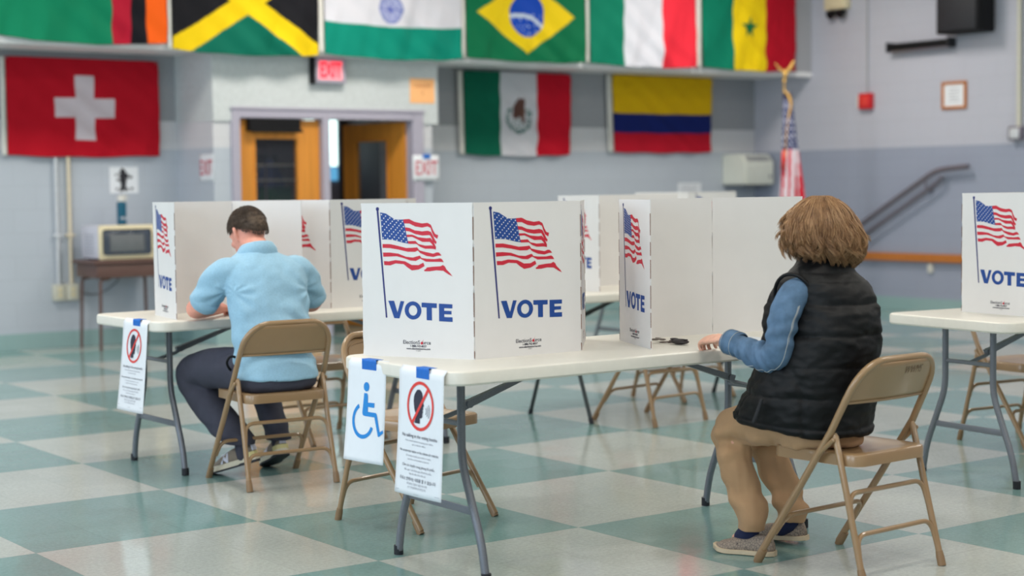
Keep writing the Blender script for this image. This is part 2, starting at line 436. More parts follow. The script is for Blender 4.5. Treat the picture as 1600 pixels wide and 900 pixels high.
def ringpoly(bm, cx, cz, r0, r1, a0=0, a1=2 * pi, n=40, y=0.0, mi=0, sz=1.0):
    for k in range(n):
        a = a0 + (a1 - a0) * k / n; b = a0 + (a1 - a0) * (k + 1) / n
        poly(bm, [(cx + r0 * cos(a), cz + r0 * sin(a) * sz), (cx + r1 * cos(a), cz + r1 * sin(a) * sz), (cx + r1 * cos(b), cz + r1 * sin(b) * sz), (cx + r0 * cos(b), cz + r0 * sin(b) * sz)], mi, y)

# ================================================================== room
rr = ROOM_ROT
# floor: own frame aligned to the tile grid, origin on a grid crossing
bm = bmesh.new()
FO = V((-1.043, 6.668, 0))
box(bm, -17, 19, -16, 20, -.2, 0)
struct('floor', bm, 'floor', FO, rr)
UL, WF = -17.8, -19.0
CEIL = 4.65
def room_box(name, u0, u1, w0, w1, z0, z1, m, auto=False):
    bm = bmesh.new(); box(bm, u0, u1, w0, w1, z0, z1)
    return struct(name, bm, m, C0, rr)
V0, V1, VW = -7.28, -5.0, -.734          # vestibule box
bm = bmesh.new()
box(bm, UL, V0, 0, .2, 0, CEIL); box(bm, V1, .2, 0, .2, 0, CEIL); box(bm, V0, V1, 0, .2, 2.45, CEIL)
struct('wall_back', bm, 'wall_back', C0, rr)
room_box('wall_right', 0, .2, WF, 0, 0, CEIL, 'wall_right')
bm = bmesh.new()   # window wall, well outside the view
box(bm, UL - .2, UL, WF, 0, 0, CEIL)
struct('wall_left', bm, 'wall_plain_y', C0, rr)
room_box('wall_front', UL, .2, WF - .2, WF, 0, CEIL, 'wall_plain')
room_box('ceiling', UL - .2, .2, WF - .2, 3.4, CEIL, CEIL + .2, 'ceiling')
# the long beam box under the ceiling that carries the flags
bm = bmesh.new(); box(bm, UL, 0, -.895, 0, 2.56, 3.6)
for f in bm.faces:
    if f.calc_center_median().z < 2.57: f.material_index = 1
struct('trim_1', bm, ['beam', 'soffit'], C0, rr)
bm = bmesh.new(); box(bm, UL, 0, -.905, -.86, 2.53, 2.585, bev=.006); struct('trim_5', bm, 'soffit', C0, rr)  # front lip in the same lightened white as the beam underside
# vestibule: pilasters, header, side walls
D0, D1, DH = -7.06, -5.13, 2.03
bm = bmesh.new()
box(bm, V0, D0, VW, VW + .2, 0, 1.95); box(bm, V0, V0 + .12, VW + .2, 0, 0, 1.95)
box(bm, D1, V1, VW, VW + .2, 0, 1.95); box(bm, V1 - .12, V1, VW + .2, 0, 0, 1.95)
struct('wall_vestibule', bm, 'wall_plain', C0, rr)
bm = bmesh.new(); box(bm, V0 - .005, V1 + .06, VW - .02, VW + .2, DH + .005, 2.56)
box(bm, V0 - .005, D0 - .02, VW - .02, VW + .2, 1.95, DH + .005); box(bm, D1 + .02, V1 + .06, VW - .02, VW + .2, 1.95, DH + .005)
box(bm, V0 - .005, V0 + .1, VW + .2, 0, 1.95, 2.56); box(bm, V1 - .1, V1 + .06, VW + .2, 0, 1.95, 2.56)
struct('trim_2', bm, 'plaster', C0, rr)
# hall behind the doors
bm = bmesh.new()
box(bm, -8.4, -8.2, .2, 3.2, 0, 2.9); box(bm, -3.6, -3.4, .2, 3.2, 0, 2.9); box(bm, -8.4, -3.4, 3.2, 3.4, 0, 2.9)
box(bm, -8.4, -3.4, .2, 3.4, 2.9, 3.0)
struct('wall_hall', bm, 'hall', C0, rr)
# bright window at the end of the hall
WN0, WN1 = -4.22, -3.78
bm = bmesh.new(); box(bm, WN0 - .04, WN1 + .04, 3.12, 3.2, .9, 2.2)
M['sky_win'] = emit('lit_window_glass', (206, 236, 232), 2.4)
M['sky_win2'] = emit('lit_window_lower_glass', (96, 170, 214), 1.0)
wn = struct('window_1', bm, 'frame_grey', C0, rr)
bm = bmesh.new(); box(bm, WN0, WN1, 3.1, 3.13, 1.62, 2.16); g_ = struct('pane', bm, 'sky_win', parent=wn)
bm = bmesh.new(); box(bm, WN0, WN1, 3.1, 3.13, 1.45, 1.60); g_ = struct('lower_pane', bm, 'sky_win2', parent=wn)
# tile skirting
bm = bmesh.new()
box(bm, UL, V0, -.012, 0, 0, .14); box(bm, V1, -.012, -.012, 0, 0, .14)
struct('baseboard_back', bm, 'base_back', C0, rr)
room_box('baseboard_right', -.012, 0, WF, 0, 0, .13, 'base_right')
bm = bmesh.new(); box(bm, V0 - .012, D0, VW - .012, VW, 0, .14); box(bm, D1, V1 + .012, VW - .012, VW, 0, .14); box(bm, V0 - .012, V0, VW, 0, 0, .14)
struct('baseboard_vestibule', bm, 'base_back', C0, rr)
# wooden rail on the right wall
bm = bmesh.new(); box(bm, -.06, 0, -6.5, -1.2, .515, .60, bev=.008)
struct('trim_3', bm, 'wood_rail', C0, rr)
# door frame with mullion
bm = bmesh.new()
fy0, fy1 = VW - .03, VW + .13
MU = -6.165
box(bm, D0 - .05, D0 + .03, fy0, fy1, 0, DH + .03, bev=.006)
box(bm, D1 - .1, D1 + .02, fy0, fy1, 0, DH + .03, bev=.006)
box(bm, D0 + .02, D1 - .08, fy0, fy1, DH - .05, DH + .03, bev=.006)
box(bm, MU - .035, MU + .035, fy0, fy1, 0, DH - .04, bev=.006)
box(bm, D0 - .06, D1 + .03, fy0 - .012, fy0 + .02, DH + .025, DH + .045)
struct('trim_4', bm, 'frame_grey', C0, rr)
def door(name, hinge_u, width, ang, side):
    """door leaf, hinge at local x=0, leaf along +x"""
    d = bpy.data.objects.new(name, None); COL.objects.link(d)
    d.location = W(hinge_u, VW + .06); d.rotation_euler = (0, 0, rr + ang); d['kind'] = 'structure'
    bm = bmesh.new(); H = DH - .06; x0, x1, z0, z1 = width * .21, width * .72, .9, 1.80
    if side < 0: x0, x1 = width * .28, width * .79
    for a, b, c, e in ((0, x0, 0.01, H), (x1, width, .01, H), (x0, x1, .01, z0), (x0, x1, z1, H)): box(bm, a, b, -.022, .022, c, e)
    obj('door_leaf', bm, 'wood_door', d)['kind'] = 'structure'
    bm = bmesh.new(); box(bm, x0, x1, -.004, .004, z0, z1); obj('glass_pane', bm, 'glass', d)['kind'] = 'structure'
    bm = bmesh.new()
    t = .018
    for s in (-1, 1):
        y0, y1 = (.018, .03) if s > 0 else (-.03, -.018)
        box(bm, x0 - t, x0, y0, y1, z0 - t, z1 + t); box(bm, x1, x1 + t, y0, y1, z0 - t, z1 + t)
        box(bm, x0, x1, y0, y1, z0 - t, z0); box(bm, x0, x1, y0, y1, z1, z1 + t)
    obj('glazing_bead', bm, 'wood_door', d)['kind'] = 'structure'
    bm = bmesh.new(); c0, c1 = (width * .10, width * .72) if side > 0 else (width * .25, width * .8)
    box(bm, c0, c1, -.10, -.022, 1.865, 1.975, bev=.006); box(bm, c0 + .02, c1 + .015, -.112, -.09, 1.855, 1.885, bev=.004)
    obj('door_closer', bm, 'black_plastic', d)['kind'] = 'structure'
    bm = bmesh.new(); hx = width - .07
    box(bm, x1 + .02 if side > 0 else .05, hx, -.075, -.05, .97, 1.03, bev=.006); box(bm, hx - .02, hx + .03, -.075, -.022, .93, 1.07, bev=.005)
    obj('push_bar', bm, 'steel_rail', d)['kind'] = 'structure'
    return d
door('door_1', D0 + .035, MU - D0 - .075, 0, 1)
# right leaf stands open into the hall: hinge on the right jamb, leaf swings away
d2 = door('door_2', D1 - .105, .9, pi - radians(81), -1)
d2.location = W(D1 - .105, VW + .09)

# ================================================================== flags
def lerp(a, b, t): return a + (b - a) * t
WHITE_F, GREEN_F, RED_F, YEL_F = (222, 222, 230), (0, 120, 92), (200, 20, 40), (236, 200, 20)
def star5(x, y, r):
    d = sqrt(x * x + y * y)
    if d > r: return False
    a = (math.atan2(x, -y)) % (2 * pi / 5); a = min(a, 2 * pi / 5 - a)
    ri = r * .382; A = pi / 5
    # line between tip (r,0) and inner point (ri at A)
    px, py = d * cos(a), d * sin(a)
    ix, iy = ri * cos(A), ri * sin(A)
    return (ix - r) * (py - 0) - (iy - 0) * (px - r) > 0 if True else False
def f_swiss(x, y, Wd, H):
    x -= Wd / 2; y -= H / 2; a, b = .085 * H / .85 * 1.0, .275
    a = .085
    return (208, 196, 204) if (abs(x) < a and abs(y) < b) or (abs(y) < a and abs(x) < b) else (184, 10, 34)
def f_mex(x, y, Wd, H):
    if x < Wd / 3: return (0, 98, 74)
    if x > Wd * 2 / 3: return (196, 14, 40)
    cx, cy = x - Wd / 2, y - H * .5
    n_ = noise.noise(V((x * 45, y * 45, 2)))
    ex, ey = cx + .0, cy + .06
    rx, ry = ex * .85 + ey * .5, -ex * .5 + ey * .85
    if (rx / .06) ** 2 + (ry / .12) ** 2 < 1 + n_ * .5: return (96, 66, 60)
    if ((cx - .05) / .035) ** 2 + ((cy + .02) / .11) ** 2 < 1 + n_ * .4: return (110, 78, 66)
    d = sqrt(cx * cx + (cy - .03) ** 2)
    if .115 < d < .165 and cy > -.06 and n_ > -.12: return (74, 112, 108)
    if d < .12 and cy > .05 and n_ > .1: return (96, 124, 120)
    return (206, 206, 214)
def f_col(x, y, Wd, H):
    t = y / H
    return (222, 178, 8) if t < .5 else ((18, 34, 104) if t < .74 else (192, 20, 44))
def f_zam(x, y, Wd, H):
    s = x / Wd
    return (8, 124, 88) if s < .655 else ((178, 22, 50) if s < .775 else ((18, 18, 26) if s < .87 else (240, 96, 20)))
def f_jam(x, y, Wd, H):
    cx, cy = x - Wd / 2, y - H / 2
    sl = H / Wd; n_ = sqrt(1 + sl * sl); t = .085
    if abs(cy - cx * sl) / n_ < t or abs(cy + cx * sl) / n_ < t: return (236, 200, 14)
    return (0, 104, 84) if abs(cy) > abs(cx) * sl else (20, 20, 26)
def f_ind(x, y, Wd, H):
    t = y / H
    if t < .333: return (240, 140, 40)
    if t > .667: return (0, 132, 112)
    cx, cy = x - Wd * .47, y - H / 2; d = sqrt(cx * cx + cy * cy)
    if d < .125:
        if d > .105: return (112, 124, 178)
        if d < .025: return (84, 96, 170)
        a = (math.atan2(cy, cx) * 24 / (2 * pi)) % 1
        return (104, 116, 180) if a < .5 else (184, 188, 216)
    return (208, 208, 217)
def f_bra(x, y, Wd, H):
    cx, cy = x - Wd * .5, y - H / 2
    d = sqrt(cx * cx + cy * cy)
    if d < .21:
        b = sqrt((cx + .1) ** 2 + (cy - .42) ** 2)
        if .40 < b < .435: return (196, 208, 222)
        if cy > -.01 and noise.noise(V((x * 40, y * 40, 5))) > .42: return (170, 190, 230)
        return (20, 70, 176)
    if abs(cx) / (Wd * .41) + abs(cy) / (H * .41) < 1: return (232, 200, 20)
    return (0, 106, 68)
def f_ita(x, y, Wd, H):
    s = x / Wd
    return (0, 116, 90) if s < .31 else ((206, 208, 218) if s < .68 else (226, 44, 62))
def f_sen(x, y, Wd, H):
    s = x / Wd
    if .32 < s < .68: return (16, 108, 62) if star5(x - Wd * .5, y - H * .49, .125) else (240, 206, 16)
    return (0, 116, 90) if s < .5 else (178, 12, 36)
def flag(name, label, u0, u1, zt, zb, wpl, fn, sleeve=0.055, sag=.03, seed=0, group=None, amp=.03, skew=0.0):
    Wd, H = u1 - u0, zt - zb; nx, ny = 150, 96
    bm = bmesh.new(); cols = []; grid = []
    for j in range(ny + 1):
        row = []; t = j / ny
        for i in range(nx + 1):
            s = i / nx; x = s * Wd; y = t * H
            hang = sag * 4 * s * (1 - s) * t
            fold = amp * (.25 + .75 * t) * (noise.noise(V((s * 5 + seed * 7.3 + t * 1.2, t * 1.1, seed))) + .45 * noise.noise(V((s * 13 + t * 2, t * 2, seed + 4))) + .25 * sin(s * 21 + t * 5 + seed))
            # shallow diagonal creases pulling from the two top corners
            fold += .012 * sin(26 * (s - t * .8) + seed * 2) * exp(-3 * abs(s - .25 - t * .5)) * (.4 + t)
            fold += .006 * sin(40 * (s + t * .7) + seed) * exp(-4 * (s + t)) + .006 * sin(40 * ((1 - s) + t * .8) + seed) * exp(-4 * ((1 - s) + t))
            xs = x + skew * t * (s - .5)
            row.append(bm.verts.new((xs, -.02 - amp * 1.6 + fold - .004, -y - hang + .004 * sin(s * 17 + seed) * t)))
            cols.append(srgb(*(fn(x, y, Wd, H))))
        grid.append(row)
    for j in range(ny):
        for i in range(nx):
            bm.faces.new((grid[j][i], grid[j + 1][i], grid[j + 1][i + 1], grid[j][i + 1]))
    me = bpy.data.meshes.new(name); bm.to_mesh(me); bm.free()
    ca = me.color_attributes.new('Col', 'FLOAT_COLOR', 'POINT')
    for i, c in enumerate(cols): ca.data[i].color = c
    root = thing(name, label, 'flag', W(u0, wpl, zt), rr, group)
    o = link('flag_cloth', me, 'flag', root, smooth=True)
    sm = o.modifiers.new('thickness', 'SOLIDIFY'); sm.thickness = .0015
    if sleeve:
        bm = bmesh.new(); gr = []
        for j in range(25):
            t = j / 24
            gr.append([bm.verts.new((-sleeve * (1 - q / 4) + skew * t * -.5, -.02 - amp * 1.2 - .008 * sin(pi * q / 4), -t * H * 1.005)) for q in range(5)])
        for a, b in zip(gr, gr[1:]):
            for q in range(4): bm.faces.new((a[q], b[q], b[q + 1], a[q + 1]))
        s_ = obj('heading_sleeve', bm, 'white_plastic', root, smooth=True)
        sm = s_.modifiers.new('thickness', 'SOLIDIFY'); sm.thickness = .003
    for gx in (.01, Wd - .02):
        bm = bmesh.new()
        tube(bm, [(gx, -.0, -.015), (gx, -.03 - amp * 1.2, -.015)], .006, 8)
        ellip(bm, (gx, -.035 - amp * 1.2, -.015), (.009, .005, .009), 10)
        obj('hanging_pin', bm, 'steel_rail', root, smooth=True)
    return root
FH = .88
BW = -.897
g1 = 'row of national flags pinned along the high beam'
flag('national_flag', 'green flag with red, black and orange stripes at its lower right, leftmost on the beam', -9.226, -7.79, 2.585 + FH, 2.585, BW, f_zam, .05, .04, 1, g1)
flag('national_flag', 'black, green and yellow flag with diagonal yellow cross hanging on the beam', -7.742, -6.345, 2.535 + FH, 2.535, BW, f_jam, .04, .03, 2, g1)
flag('national_flag', 'flag with white band, teal lower band and blue spoked wheel on the beam', -6.28, -4.80, 2.555 + FH, 2.555, BW, f_ind, .055, .035, 3, g1)
flag('national_flag', 'green flag with yellow diamond and blue globe on the beam', -4.745, -3.30, 2.575 + FH, 2.575, BW, f_bra, .045, .02, 4, g1)
flag('national_flag', 'flag of green, white and red upright bands without emblem on the beam', -3.24, -1.815, 2.575 + FH, 2.575, BW, f_ita, .045, .02, 5, g1)
flag('national_flag', 'green, yellow and red flag with a green star, rightmost on the beam', -1.72, -.33, 2.585 + FH, 2.585, BW, f_sen, .075, .02, 6, g1)
g2 = 'national flags hung on the back wall below the beam'
flag('national_flag', 'red flag with a white cross on the back wall above the microwave', -8.85, -7.465, 2.50, 1.665, -.004, f_swiss, .05, .015, 7, g2, amp=.016)
flag('national_flag', 'green, white and red flag with brown eagle emblem on the back wall', -4.155, -2.765, 2.53, 1.685, -.004, f_mex, .065, .02, 8, g2, amp=.018, skew=-.03)
flag('national_flag', 'yellow, blue and red flag of horizontal bands on the back wall', -2.19, -.715, 2.55, 1.715, -.004, f_col, .075, .01, 9, g2, amp=.012, skew=-.05)

# ================================================================== vote booths
# printed artwork, digitised in the photo's crop units then mapped to the panel (0..1, 0..1 from top left)
def cu(x, y): return ((x / 4.735 + 12) / 174, (y / 4.735) / 240)
STR = [
 [(262,120),(305,117),(345,138),(400,150),(440,145),(465,160),(480,200),(495,227),(517,235),(510,262),(485,245),(472,215),(462,182),(440,172),(400,180),(350,172),(305,150),(268,150)],
 [(273,178),(305,182),(345,200),(400,208),(440,203),(465,212),(482,245),(493,270),(505,285),(500,302),(480,285),(466,250),(455,235),(400,238),(350,228),(305,208),(278,205)],
 [(283,232),(328,232),(370,250),(430,258),(460,255),(478,278),(490,300),(500,322),(497,342),(470,300),(455,285),(400,285),(355,262),(325,248),(287,250)],
 [(293,280),(350,278),(370,300),(420,312),(470,310),(488,318),(500,340),(470,335),(420,335),(385,322),(357,300),(297,300)],
 [(104,302),(160,302),(220,315),(280,330),(330,328),(362,325),(378,347),(420,358),(480,370),(505,360),(522,362),(540,384),(512,385),(480,395),(430,388),(382,366),(366,348),(345,358),(290,358),(220,342),(160,332),(104,330)],
 [(106,365),(160,365),(220,372),(280,395),(330,400),(380,385),(392,402),(430,408),(490,410),(530,404),(542,410),(555,432),(530,430),(480,430),(425,430),(396,414),(384,407),(350,425),(310,422),(260,405),(210,392),(150,395),(108,396)],
 [(112,428),(150,430),(200,420),(270,428),(320,455),(370,455),(405,437),(415,462),(370,488),(320,495),(290,475),(260,450),(200,445),(160,460),(114,458)],
 [(430,472),(480,465),(530,462),(548,452),(562,462),(574,485),(600,512),(617,535),(588,520),(550,495),(500,492),(450,500),(412,500),(410,490),(424,482)],
]
CANT = [(90,68),(112,72),(132,76),(165,98),(200,120),(232,122),(262,121),(274,178),(284,235),(297,298),(260,292),(215,280),(180,271),(140,268),(102,268),(96,170)]
PH, PW = .55, .46
def print_flag(w):
    bm = bmesh.new(); y = -.0026
    P = lambda x, yy: ((lambda a: (a[0] * w, PH * (1 - a[1])))(cu(x, yy)))
    poly(bm, disc(*P(70, 43), .0068), 0, y)
    poly(bm, [P(63, 50), P(77, 50), P(131, 848), P(120, 849)], 0, y)
    poly(bm, [P(*p) for p in CANT], 1, y)
    for s in STR: poly(bm, [P(*p) for p in s], 2, y)
    # stars in staggered rows following the ripple of the cloth
    tl, tr, bl, br = V((100, 84)), V((256, 136)), V((110, 256)), V((282, 284))
    for r in range(9):
        for c in range(6 - r % 2):
            s = (c + (.5 if r % 2 else 0)) / 5; t = r / 8
            p = tl.lerp(tr, s).lerp(bl.lerp(br, s), t); p.y -= 14 * sin(pi * (1 - s)) * .6 * (1 - t) * (1 if s > .3 else .4) * -.6
            cx, cz = P(p.x, p.y); R = .0034
            poly(bm, [(cx + (R if k % 2 == 0 else R * .45) * sin(pi * k / 5), cz + (R if k % 2 == 0 else R * .45) * cos(pi * k / 5)) for k in range(10)], 3, y - .0006)
    return bm
def print_words(w):
    bm = bmesh.new(); y = -.0026
    P = lambda x, yy: ((lambda a: (a[0] * w, PH * (1 - a[1])))(cu(x, yy)))
    poly(bm, [P(*p) for p in [(140,722),(184,722),(208,808),(232,722),(260,724),(222,852),(183,850)]], 0, y)
    for k in range(36):
        a, b = 2 * pi * k / 36, 2 * pi * (k + 1) / 36
        q = lambda t, f: P(324 + (62, 31)[f] * cos(t), 790 + (67, 38)[f] * sin(t))
        poly(bm, [q(a, 0), q(b, 0), q(b, 1), q(a, 1)], 0, y)
    poly(bm, [P(*p) for p in [(388,730),(500,734),(500,768),(463,767),(463,860),(424,859),(424,766),(388,764)]], 0, y)
    poly(bm, [P(*p) for p in [(515,735),(613,738),(613,768),(553,767),(553,786),(606,787),(606,812),(553,812),(553,832),(613,833),(613,867),(515,864)]], 0, y)
    return bm
def print_maker(w):
    bm = bmesh.new(); y = -.0026
    cx = w * .505
    add_text(bm, 'ElectionS', cx - .028, PH * .097, .019, y, .0002, 1); add_text(bm, 'urce', cx + .034, PH * .097, .019, y, .0002, 1)
    poly(bm, disc(cx + .0145, PH * .094, .005, 12), 2, y - .0003)
    poly(bm, [(cx + .011, PH * .1), (cx + .0145, PH * .094), (cx + .024, PH * .12), (cx + .0145, PH * .101)], 2, y - .0006)
    add_text(bm, '1-888-742-8037', cx, PH * .073, .0105, y, .0003, 1)
    add_text(bm, 'www.electionsource.com', cx, PH * .056, .0095, y, .0003, 1)
    add_text(bm, '© 2019', cx, PH * .043, .006, y, 0, 1)
    return bm
def booth(label, pts, tz=.74, detail=True, group='folding white voting booths on the tables'):
    """pts: fold line from left to right as seen from outside the booth"""
    cx = sum(p[0] for p in pts) / len(pts); cy = sum(p[1] for p in pts) / len(pts)
    root = thing('voting_booth', label, 'voting booth', (cx, cy, tz), 0, group)
    for (x0, y0), (x1, y1) in zip(pts, pts[1:]):
        w = sqrt((x1 - x0) ** 2 + (y1 - y0) ** 2); ang = math.atan2(y1 - y0, x1 - x0)
        bm = bmesh.new()
        # corrugated board with die-cut notches along both fold edges
        n = 7; e = .0025
        prof = []
        zs = [0, .03, .075, .24, .255, .40, .415, PH - .02, PH]
        L = [(0 if i % 2 == 0 else e, z) for i, z in enumerate(zs)]
        pr_ = [(a, z) for a, z in L] + [(w - a, z) for a, z in reversed(L)]
        f0 = [bm.verts.new((a, -.002, z)) for a, z in pr_]; f1 = [bm.verts.new((a, .002, z)) for a, z in pr_]
        bm.faces.new(f0); bm.faces.new(f1[::-1]); k = len(f0)
        for i in range(k): bm.faces.new((f0[i], f1[i], f1[(i + 1) % k], f0[(i + 1) % k]))
        p = obj('panel', bm, 'board', root, (x0 - cx, y0 - cy, 0), (0, 0, ang))
        obj('printed_flag', print_flag(w), ['navy_dark', 'navy', 'red_print', 'white_print'], p)
        obj('vote_lettering', print_words(w), ['navy'], p)
        obj('maker_text', print_maker(w), ['navy', 'ink', 'red_print'], p)
        bm = bmesh.new()
        for z0, z1 in ((.004, .03), (.08, .135), (.15, .235), (.26, .33), (.345, .395), (.42, .50)):
            box(bm, w - .0012, w + .0012, -.0032, -.0012, z0, z1)
        obj('fold_slit', bm, 'slit', p)
    return root

# ================================================================== folding table
def rounded_rect(L, D, r, n=8):
    out = []
    for sx, sy, a0 in ((1, 1, 0), (-1, 1, pi / 2), (-1, -1, pi), (1, -1, 1.5 * pi)):
        for k in range(n + 1):
            a = a0 + pi / 2 * k / n; out.append((sx * (L - r) + r * cos(a), sy * (D - r) + r * sin(a)))
    return out
def make_table(label, loc, rz, length=1.83, legmat='leg_grey', straight=False, group='folding banquet tables'):
    t = thing('folding_table', label, 'table', loc, rz, group)
    L, D = length / 2, .38
    bm = bmesh.new(); rings = []
    for ins, z in ((.03, .690), (.006, .692), (0, .699), (0, .730), (.002, .736), (.008, .740), (.02, .740)):
        rings.append([V((x, y, z)) for x, y in rounded_rect(L - ins, D - ins, .075 - ins)])
    rings_mesh(bm, rings)
    obj('table_top', bm, 'table_white', t, auto=True)
    lx = .75
    for s in (-1, 1):
        X = s * lx
        for q in (-1, 1):
            bm = bmesh.new()
            if straight: path = [(X, q * .12, .69), (X, q * .125, .42), (X, q * .285, .0)]
            else: path = [(X, q * .145, .69), (X, q * .145, .40), (X, q * .262, .13), (X, q * .287, .0)]
            tube(bm, fillet(path, .06), .0145 if not straight else .012, 12)
            lg = obj('leg', bm, legmat, t, auto=True)
            bm = bmesh.new(); tube(bm, [(X, q * .2865, .035), (X, q * .287, .002)] if not straight else [(X, q * .274, .03), (X, q * .285, .0)], .0175 if not straight else .014, 12)
            obj('foot_cap', bm, 'rubber', lg, auto=True)
        bm = bmesh.new()
        zc, yc = (.235, .218) if not straight else (.33, .16)
        box(bm, X - .004, X + .004, -yc, yc, zc - .014, zc + .014, bev=.003)
        obj('crossbar', bm, legmat, t, auto=True)
        bm = bmesh.new()
        tube(bm, [(X, -.145, .53), (X, .145, .53)], .010, 10)
        obj('upper_crossbar', bm, legmat, t, auto=True)
        bm = bmesh.new()
        # hinged brace: upper channel to the underside, short link, locking collar
        xi = X - s * .50
        tube(bm, [(X - s * .0, 0, .50 + .03), (X - s * .10, 0, .555), (X - s * .14, 0, .575)], .009, 8)
        box_pts = [(X - s * .11, .556), (xi, .688), (xi + s * .02, .692), (X - s * .10, .582)]
        f0 = [bm.verts.new((a, -.011, z)) for a, z in box_pts]; f1 = [bm.verts.new((a, .011, z)) for a, z in box_pts]
        bm.faces.new(f0); bm.faces.new(f1[::-1])
        for i in range(4): bm.faces.new((f0[i], f1[i], f1[(i + 1) % 4], f0[(i + 1) % 4]))
        tube(bm, [(X - s * .125, -.017, .575), (X - s * .125, .017, .575)], .014, 10)
        tube(bm, [(xi, -.17, .686), (xi, .17, .686)], .008, 8)
        obj('brace', bm, legmat, t, auto=True)
    return t

# ================================================================== folding chair
def make_chair(label, loc, rz, letters=False):
    t = thing('folding_chair', label, 'chair', loc, rz, 'tan metal folding chairs')
    R = .0125
    # main frame: front feet up through the hinge to the rounded top of the back
    def at(z): # y of the main tube at height z
        return .235 - z * .335 / .50 if z < .5 else -.10 - (z - .5) * .128 / .245
    bm = bmesh.new(); hw = .222; pth = []
    pth = [(-hw, at(.0), .012), (-hw, at(.3), .3), (-hw, at(.5), .5), (-hw + .006, at(.62), .62)]
    cr = .115
    for k in range(9):
        a = pi - (pi / 2) * k / 8; zz = .747 - cr + cr * sin(a); pth.append((-hw + .008 + cr + cr * cos(a), at(zz), zz))
    pth += [(-x, y, z) for x, y, z in reversed(pth)]
    tube(bm, pth, R, 12)
    fr = obj('back_frame', bm, 'chair', t, auto=True)
    for s in (-1, 1):
        bm = bmesh.new(); tube(bm, [(s * hw, at(.05), .05), (s * hw, at(.03), .03), (s * hw, at(.0), .0)], [.0128, .0150, .0150], 12)
        obj('foot_plug', bm, 'foot_plug', fr, auto=True)
    # backrest sheet with rolled lower lip, slightly curved
    bm = bmesh.new(); n = 24; rows = []
    outl = []
    for j in range(9):
        z = .602 + (.738 - .602) * j / 8
        wj = hw - .004
        if z > .747 - cr: wj = hw - .008 - cr + sqrt(max(0, cr * cr - (z - (.747 - cr)) ** 2))
        rows.append([(wj * (2 * i / n - 1), z) for i in range(n + 1)])
    vr = []
    for row in rows:
        vr.append([bm.verts.new((x, at(z) + .004 - .022 * (1 - (x / .22) ** 2) , z)) for x, z in row])
    for a, b in zip(vr, vr[1:]):
        for i in range(n): bm.faces.new((a[i], a[i + 1], b[i + 1], b[i]))
    bk = obj('backrest', bm, 'chair', t, smooth=True)
    sm = bk.modifiers.new('thickness', 'SOLIDIFY'); sm.thickness = .004; sm.offset = 0
    bm = bmesh.new(); tube(bm, [(.218 * (2 * i / 16 - 1), at(.602) + .004 - .022 * (1 - (2 * i / 16 - 1) ** 2), .602) for i in range(17)], .0055, 8)
    obj('rolled_lip', bm, 'chair', bk, smooth=True)
    bm = bmesh.new(); pp = []   # raised inner panel outline on the front
    for i in range(33):
        a = 2 * pi * i / 32; c, s_ = cos(a), sin(a)
        x = .175 * math.copysign(abs(c) ** .55, c); z = .668 + .048 * math.copysign(abs(s_) ** .6, s_)
        pp.append((x, at(z) + .008 - .022 * (1 - (x / .22) ** 2), z))
    tube(bm, pp[:-1], .003, 6, closed=True)
    obj('pressed_bead', bm, 'chair', bk, smooth=True)
    if letters:
        b2 = bmesh.new(); add_text(b2, 'WWMS', 0, 0, .040, 0, -.0002, 0, width=.10)
        for v in b2.verts:
            x = v.co.x + .065; z = v.co.z + .702
            v.co = V((x, at(z) + .004 - .022 * (1 - (x / .22) ** 2) - .0035, z))
        M['emboss'] = mat('embossed_enamel', (112, 86, 60), .5)
        obj('stamped_letters', b2, 'emboss', bk)
    # seat pan
    bm = bmesh.new(); rings = []
    def seat_ring(ins, z, dish=0.0):
        pts = []
        for sx, sy, a0 in ((1, 1, 0), (-1, 1, pi / 2), (-1, -1, pi), (1, -1, 1.5 * pi)):
            for k in range(7):
                a = a0 + pi / 2 * k / 6; r = max(.055 - ins, .004)
                ww = (.198 if sy > 0 else .196) - ins; dd = (.195 - ins)
                pts.append(V((sx * (ww - r) + r * cos(a), sy * (dd - r) + r * sin(a) + .0, z)))
        return pts
    for ins, z in ((.004, .385), (0, .386), (0, .418), (.003, .425), (.010, .428), (.03, .4285), (.06, .424), (.10, .421), (.15, .420)): rings.append(seat_ring(ins, z))
    rings_mesh(bm, rings)
    obj('seat', bm, 'chair', t, auto=True)
    # rear legs
    def rl(z): return -.235 + z * .128 / .50
    for s in (-1, 1):
        bm = bmesh.new(); x = s * .214
        tube(bm, [(x, rl(.012), .012), (x - s * .004, rl(.3), .3), (x - s * .004, rl(.485), .485), (x - s * .004, rl(.497), .497)], [.0115, .0115, .0115, .006], 12)
        lg = obj('rear_leg', bm, 'chair', t, auto=True)
        bm = bmesh.new(); tube(bm, [(x, rl(.05), .05), (x, rl(.03), .03), (x, rl(0), .0)], [.0125, .0148, .0148], 12)
        obj('foot_plug', bm, 'foot_plug', lg, auto=True)
        # flat hinge link between leg top and frame
        bm = bmesh.new(); a = V((x + s * .012, rl(.475), .475)); b = V((x + s * .012, at(.40) , .405))
        tube(bm, [a, b], .008, 8); ellip(bm, a, (.006, .009, .009), 10); ellip(bm, b, (.006, .009, .009), 10)
        obj('hinge_link', bm, 'chair', t, auto=True)
    # three arched stretchers
    def arch(yf, z, hwid, drop):
        p = [(-hwid, yf(z - drop), z - drop), (-hwid + .010, yf(z), z), (hwid - .010, yf(z), z), (hwid, yf(z - drop), z - drop)]
        b = bmesh.new(); tube(b, fillet(p, .055, 8), .0085, 10); return b
    obj('stretcher', arch(lambda z: rl(z) - .0, .295, .207, .085), 'chair', t, auto=True)
    obj('stretcher', arch(lambda z: rl(z) - .0, .158, .209, .085), 'chair', t, auto=True)
    obj('stretcher', arch(lambda z: at(z) - .002, .185, .214, .07), 'chair', t, auto=True)
    return t

